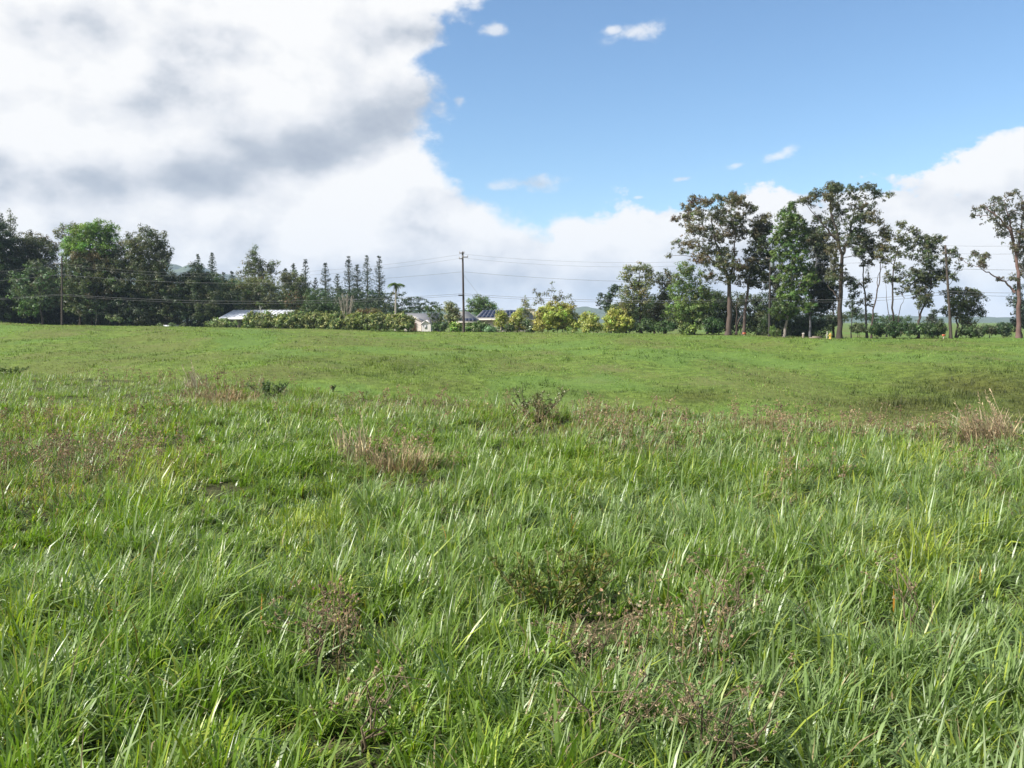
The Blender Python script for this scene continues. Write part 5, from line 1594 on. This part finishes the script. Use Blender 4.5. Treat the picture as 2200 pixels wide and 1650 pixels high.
def pasture_grass():
    rg = np.random.default_rng(22)
    n = 420000
    # even per visible area: more tufts where the slope is near
    t = rg.uniform(size=n)
    ya, yb = 30.0, 150.0
    y = ya * (yb / ya) ** t
    u = rg.uniform(-.72, .72, n)
    x = u * y
    yc, yf = np.interp(u, U_PTS, YC), np.interp(u, U_PTS, YF)
    keep = (y > yc + 12) & (y < yf + 3)
    x, y, u, yf = x[keep], y[keep], u[keep], yf[keep]
    n = len(x)
    z = ground_z(x, y)
    px, py = to_px(np.stack([x, y, z], 1))
    patch = fbm(x / 7.0, y / 9.0, 61, 4)
    fine = fbm(x / 1.6, y / 2.4, 63, 3)
    dark = gauss_px(px, py, DARK_SPOTS)
    brown = np.clip(.25 * sstep(fbm(x / 2.6, y / 5.0, 67, 3), .55, .7) + sstep(patch, .56, .72) * .75 + .5 * sstep(py, 735, 700) * (rg.uniform(size=n) < .5), 0, 1)
    L = (.05 + .09 * fine) * rg.uniform(.6, 1.4, n) * (1 + .4 * (fine > .62)) * (1 + .9 * dark)
    W = rg.uniform(.05, .10, n) * (y / 70) ** .8
    keep = rg.uniform(size=n) < np.clip(.55 + .9 * (fine - .35), .15, 1)
    x, y, z, u, L, W, patch, fine, dark, brown, px = (q[keep] for q in (x, y, z, u, L, W, patch, fine, dark, brown, px))
    n = len(x)
    az = rg.uniform(0, 2 * math.pi, n)
    g1, g2, g3 = np.array([.19, .262, .045]), np.array([.145, .245, .05]), np.array([.19, .19, .07])
    right = sstep(px, 900, 1500) * .6
    mx = np.clip(right + (fbm(x / 11, y / 11, 71, 3) - .5) * 1.6 + rg.normal(0, .15, n), 0, 1)[:, None]
    C = g1 * (1 - mx) + g2 * mx
    bb = (rg.uniform(size=n) < brown * .6)[:, None]
    C = np.where(bb, g3, C)
    dd = (dark * .8)[:, None]
    C = C * (1 - dd) + np.array([.075, .08, .018]) * dd
    spot = (fbm(x / .8, y / 1.2, 81, 2) > .68)
    L = np.where(spot, L * 2.0, L)
    C = np.where(spot[:, None], C * np.array([.58, .6, .6]), C)
    C = C * (.70 + .6 * fbm((x + .5 * y) / 9.0, (y - .5 * x) / 1.8, 85, 3))[:, None]
    C = C * (.8 + .45 * fbm(x / 4.2, y / 6.5, 83, 3))[:, None]
    C = C * rg.uniform(.7, 1.3, (n, 1))
    V, Fq, C = strips(x, y, z - .015, az, L, W, np.abs(rg.normal(.35, .3, n)), np.abs(rg.normal(.5, .4, n)), 1, C, rg)
    ob = obj('pasture_grass', mesh_np('pasture_grass', V, Fq, C, False, (M_PASTURE,)))
    tag(ob, 'short grazed pasture grass covering the far slope', 'grass', kind='stuff')


near_grass()
pasture_grass()


# ------------------------------------------------------------------ weeds
def weed_geometry(mb_stem, mb_head, x, y, z, h, rg, heads=7, hs=.011, stemc=(.22, .17, .10), headc=(.27, .15, .10), sides=3, spread=.5):
    """A dry branching flower stalk with small seed heads."""
    base = np.array([x, y, z])
    lean = rg.normal(0, .16, 2)
    top = base + np.array([lean[0] * h + .08 * h, lean[1] * h, h])
    q = ribbon_path(base, top, 0, .02 * h, 5, rg)
    mb_stem.tube(q, np.linspace(.0036, .0016, 5) * (1 + h), sides, np.array(stemc) * rg.uniform(.7, 1.3), cap=False)
    hp = []
    for k in range(heads):
        i = int(rg.integers(2, 5))
        e = q[i] + np.array([rg.normal(0, .16), rg.normal(0, .16), rg.uniform(.05, .22)]) * h * spread * 1.6
        mb_stem.tube(np.stack([q[i], (q[i] + e) / 2 + [0, 0, .01], e]), [.0016, .0014, .001], 3, np.array(stemc) * rg.uniform(.8, 1.4), cap=False)
        for j in range(int(rg.integers(1, 4))):
            hp.append(e + rg.normal(0, .012, 3) * (1 + h))
    hp = np.array(hp)
    n = len(hp)
    octa = np.array([[1, 0, 0], [0, 1, 0], [-1, 0, 0], [0, -1, 0], [0, 0, 1.2], [0, 0, -1.3]], float)
    fq = np.array([[0, 1, 4, 4], [1, 2, 4, 4], [2, 3, 4, 4], [3, 0, 4, 4]])
    r = hs * rg.uniform(.6, 1.4, n)
    # seed heads as small crossed leaf sprays
    for rep in range(3):
        ax = unit(rg.normal(size=(n, 3)) + [0, 0, .5])
        C = np.array(headc) * rg.uniform(.6, 1.5, (n, 1)) * (1 + .12 * rg.normal(size=(n, 3)))
        mb_head.leaves(hp - ax * r[:, None], ax, unit(rg.normal(size=(n, 3))), r * 2.2, r * 1.7, np.clip(C, .02, .8))


def seed_weeds():
    rg = np.random.default_rng(33)
    st, hd = MB(), MB()
    cnt = 0
    for (a, b, rx, ry, k) in BROWN_SPOTS:
        for i in range(int(6 + rx * ry * k / (70 if b < 960 else 130))):
            px, py = a + rg.normal(0, .62) * rx, b + rg.normal(0, .62) * ry + 12
            p = hit(px, py, 0.0)
            lip = float(np.interp(p[0] / max(p[1], .1), U_PTS, YC))
            if p[1] > lip + .6:
                yy = lip - rg.uniform(-.5, 1.6)
                p = np.array([p[0] / p[1] * yy, yy, 0])
            if p[1] < 2.2:
                continue
            w = 1 + p[1] / 9
            tone = rg.uniform()
            weed_geometry(st, hd, p[0], p[1], gz(p[0], p[1]), rg.uniform(.2, .4) * (.85 if p[1] < 6 else 1), rg, heads=int(rg.integers(6, 12)), hs=.0052 * w ** .72,
                          headc=(.35, .28, .175) if tone < .55 else ((.38, .31, .18) if tone < .85 else (.20, .14, .10)))
            cnt += 1
    root = thing('dry_weeds', 'scattered dry brown seed weeds standing in the meadow', 'weeds', (0, 12, gz(0, 12)))
    root['kind'] = 'stuff'
    st.build('stems', M_DRY, root, root.location)
    hd.build('seed_heads', M_DRY, root, root.location)


def straw_tuft(name, label, px, py, n, h, spread, rg_seed, tone=(.36, .30, .17), lean_az=None, W=.006, group=None, low=0.25):
    rg = np.random.default_rng(rg_seed)
    p = hit(px, py)
    s = p[1]
    ang = rg.uniform(0, 2 * math.pi, n)
    r = spread * np.sqrt(rg.uniform(0, 1, n))
    x, y = p[0] + r * np.cos(ang), p[1] + r * np.sin(ang) * .8
    az = np.arctan2(x - p[0], y - p[1]) + rg.normal(0, .5, n)
    if lean_az is not None:
        az = np.where(rg.uniform(size=n) < .75, lean_az + rg.normal(0, .4, n), az)
    L = h * rg.uniform(low, 1.15, n)
    C = np.array(tone) * rg.uniform(.5, 1.35, (n, 1)) * (1 + .07 * rg.normal(size=(n, 3)))
    V, Fq, C = strips(x, y, ground_z(x, y) - .01, az, L, np.full(n, W) * (1 + s / 14) * rg.uniform(.6, 1.3, n), np.abs(rg.normal(.35, .25, n)), np.abs(rg.normal(.35, .3, n)), 4, np.clip(C, .02, .7), rg, .6)
    base = np.array([p[0], p[1], gz(p[0], p[1])])
    root = thing(name, label, 'grass tuft', base, group)
    tag(obj('blades', mesh_np('blades', V - base, Fq, C, False, (M_DRY,)), root), kind='stuff')
    k = max(3, n // 60)
    st, hd = MB(), MB()
    for i in range(k):
        aa = rg.uniform(0, 6.28) if lean_az is None else lean_az + rg.normal(0, .5)
        b0 = base + [rg.normal(0, spread * .4), rg.normal(0, spread * .3), 0]
        e = b0 + np.array([math.sin(aa) * .45, math.cos(aa) * .45, 1.0]) * h * rg.uniform(.9, 1.5)
        q = ribbon_path(b0, e, .04, .01, 5, rg)
        st.tube(q, np.linspace(.003, .0012, 5) * (1 + s / 14), 3, np.array(tone) * rg.uniform(.8, 1.2), cap=False)
        m = 10
        tt = np.linspace(.7, 1, m)
        pos = np.stack([np.interp(tt * 4, np.arange(5), q[:, c]) for c in range(3)], 1)
        ax = unit(rg.normal(0, .4, (m, 3)) + (e - b0) / np.linalg.norm(e - b0))
        hd.leaves(pos, ax, unit(rg.normal(size=(m, 3))), .05, .008 * (1 + s / 14), np.tile(np.array(tone) * 1.1, (m, 1)))
    st.build('stalks', M_DRY, root, base)
    tag(hd.build('seed_heads', M_DRY, root, base), kind='stuff')


def leafy_plant(name, label, px, py, stems, h, spread, leafL, leafW, leafC, stemC, seed, per=26, cat='plant', up=.5, tip=None, base_h=0.0, dens_top=.25):
    """Several woody stems fanning from one root, leaves all along them."""
    rg = np.random.default_rng(seed)
    p = hit(px, py)
    base = np.array([p[0], p[1], gz(p[0], p[1]) - .02])
    root = thing(name, label, cat, base)
    st, lv = MB(), MB()
    for k in range(stems):
        a = rg.uniform(0, 2 * math.pi)
        d = np.array([math.cos(a), math.sin(a) * .8, 0.0])
        e = base + d * spread * rg.uniform(.25, 1.0) + [0, 0, h * rg.uniform(.65, 1.1)]
        q = ribbon_path(base + d * .03, e, -.03 * h, .02 * h, 7, rg)
        st.tube(q, np.linspace(.011, .003, 7) * (h + .3), 5, np.array(stemC) * rg.uniform(.8, 1.2))
        for (qq, n_) in [(q, per)] + [(ribbon_path(q[i], q[i] + np.array([rg.normal(0, .12), rg.normal(0, .12), .18]) * h * 1.2, 0, .01, 7, rg), per // 2) for i in (3, 4, 5)]:
            if qq is not q:
                st.tube(qq, np.linspace(.005, .002, 7) * (h + .3), 4, np.array(stemC), cap=False)
            tt = dens_top + (1 - dens_top) * rg.uniform(0, 1, n_) ** .8
            pos = np.stack([np.interp(tt * 6, np.arange(7), qq[:, c]) for c in range(3)], 1)
            ax = unit(rg.normal(0, .75, (n_, 3)) + np.array([0, 0, up]) + .35 * d)
            C = np.array(leafC) * rg.uniform(.65, 1.4, (n_, 1)) * (1 + .06 * rg.normal(size=(n_, 3)))
            if tip is not None:
                tp = rg.uniform(size=n_) < .16
                C[tp] = np.array(tip)
            lv.leaves(pos, ax, unit(rg.normal(size=(n_, 3)) * .7 + [0, 0, 1]), leafL * rg.uniform(.6, 1.3, n_), leafW * rg.uniform(.7, 1.2, n_), np.clip(C, .01, .8))
    st.build('stems', M_BARK, root, base, True)
    lv.build('foliage', M_LEAF, root, base)


def dry_weed(label, px, py, h, heads, stems, seed, spread=.5, lean=0.0):
    rg = np.random.default_rng(seed)
    p = hit(px, py)
    base = np.array([p[0], p[1], gz(p[0], p[1])])
    root = thing('dry_flower_weed', label, 'weed', base, 'dry brown flowering weeds close to the camera')
    st, hd = MB(), MB()
    for k in range(stems):
        # woody main stem then many side sprays with little fluffy heads
        a = rg.uniform(0, 2 * math.pi)
        e = base + np.array([math.cos(a) * spread * rg.uniform(.3, 1) + lean, math.sin(a) * spread * .6 * rg.uniform(.3, 1), h * rg.uniform(.7, 1.1)])
        q = ribbon_path(base, e, .02, .02, 7, rg)
        st.tube(q, np.linspace(.005, .0022, 7), 5, np.array((.16, .125, .08)) * rg.uniform(.7, 1.3))
        for j in range(max(3, int(heads * .6))):
            i = int(rg.integers(3, 7))
            ee = q[i] + np.array([rg.normal(0, .09), rg.normal(0, .09), rg.uniform(-.01, .13)])
            st.tube(ribbon_path(q[i], ee, .012, .004, 4, rg), [.0018, .0015, .0013, .001], 4, (.2, .16, .1), cap=False)
            for m in range(int(rg.integers(2, 5))):
                c = ee + rg.normal(0, .013, 3)
                n = 12
                ax = unit(rg.normal(size=(n, 3)) + [0, 0, .6])
                C = np.array((.34, .265, .17)) * rg.uniform(.55, 1.45, (n, 1))
                hd.leaves(np.tile(c, (n, 1)), ax, unit(rg.normal(size=(n, 3))), rg.uniform(.007, .014, n), .0055, C)
    st.build('stems', M_DRY, root, base)
    tag(hd.build('seed_heads', M_DRY, root, base), kind='stuff')


def meadow_plants():
    seed_weeds()
    leafy_plant('woody_shrub', 'small dark woody shrub with pale leaves in the middle of the meadow', 1150, 905, 16, .52, .6, .05, .024, (.13, .15, .06), (.14, .11, .08), 601, per=24, cat='shrub', tip=(.4, .4, .25))
    leafy_plant('leafy_shrub', 'low dark green bush right of the brown tussock on the left', 573, 858, 12, .36, .55, .06, .03, (.08, .13, .05), (.1, .08, .06), 602, per=24, cat='shrub', tip=(.16, .2, .1))
    leafy_plant('leafy_shrub', 'small upright green bush between brown tussock and woody shrub', 715, 842, 10, .45, .25, .06, .03, (.08, .11, .04), (.1, .08, .06), 603, per=30, cat='shrub')
    leafy_plant('leafy_shrub', 'low green bush at the far left of the meadow edge', 28, 805, 10, .3, .8, .06, .03, (.09, .14, .045), (.1, .08, .06), 604, per=22, cat='shrub')
    leafy_plant('spreading_plant', 'spreading olive plant with upright narrow leaves in the near grass', 1180, 1325, 20, .34, .48, .045, .012, (.12, .17, .035), (.15, .13, .055), 605, per=26, cat='plant', tip=(.22, .19, .045), up=.9)
    straw_tuft('straw_tussock', 'brown dry grass tussock beside the dark green bush on the left', 470, 862, 420, .30, .9, 611, (.30, .23, .13))
    straw_tuft('straw_tussock', 'large dry straw tussock in the left middle of the meadow', 855, 1010, 560, .27, .5, 612, (.36, .29, .17))
    straw_tuft('straw_tussock', 'pale straw stalks fanning left of the large dry tussock', 760, 985, 150, .40, .22, 613, (.42, .36, .22), lean_az=-.8)
    straw_tuft('straw_tussock', 'bleached straw tussock with long stalks at the right edge', 2130, 945, 520, .48, .42, 614, (.44, .36, .23), lean_az=-1.1)
    straw_tuft('straw_tussock', 'tall straw stalks on the meadow edge right of centre', 1690, 905, 160, .45, .4, 615, (.36, .27, .16))
    straw_tuft('straw_tussock', 'pale straw stalks leaning above the brown tussock on the left', 425, 835, 90, .5, .3, 616, (.42, .37, .25), lean_az=-1.0)
    dry_weed('dry brown flowering weed with a forked dark stem at the bottom', 1330, 1660, .36, 8, 5, 621, .34, .02)
    dry_weed('dry pinkish weed heads right of the spreading olive plant', 1555, 1400, .40, 9, 5, 622, .17)
    dry_weed('dry brown weed in the dark hollow left of centre', 690, 1480, .32, 8, 5, 623, .16)
    dry_weed('dry brown weed spray below the spreading olive plant', 1240, 1470, .30, 9, 6, 624, .30)
    dry_weed('dry brown weed at the bottom right of centre', 1560, 1700, .34, 10, 6, 625, .24)
    dry_weed('dry pale weed heads in the grass toward the right edge', 1960, 1400, .40, 5, 3, 626, .1)
    dry_weed('dry brown weed at the bottom left of the forked stem', 780, 1620, .30, 6, 4, 627, .12)


meadow_plants()
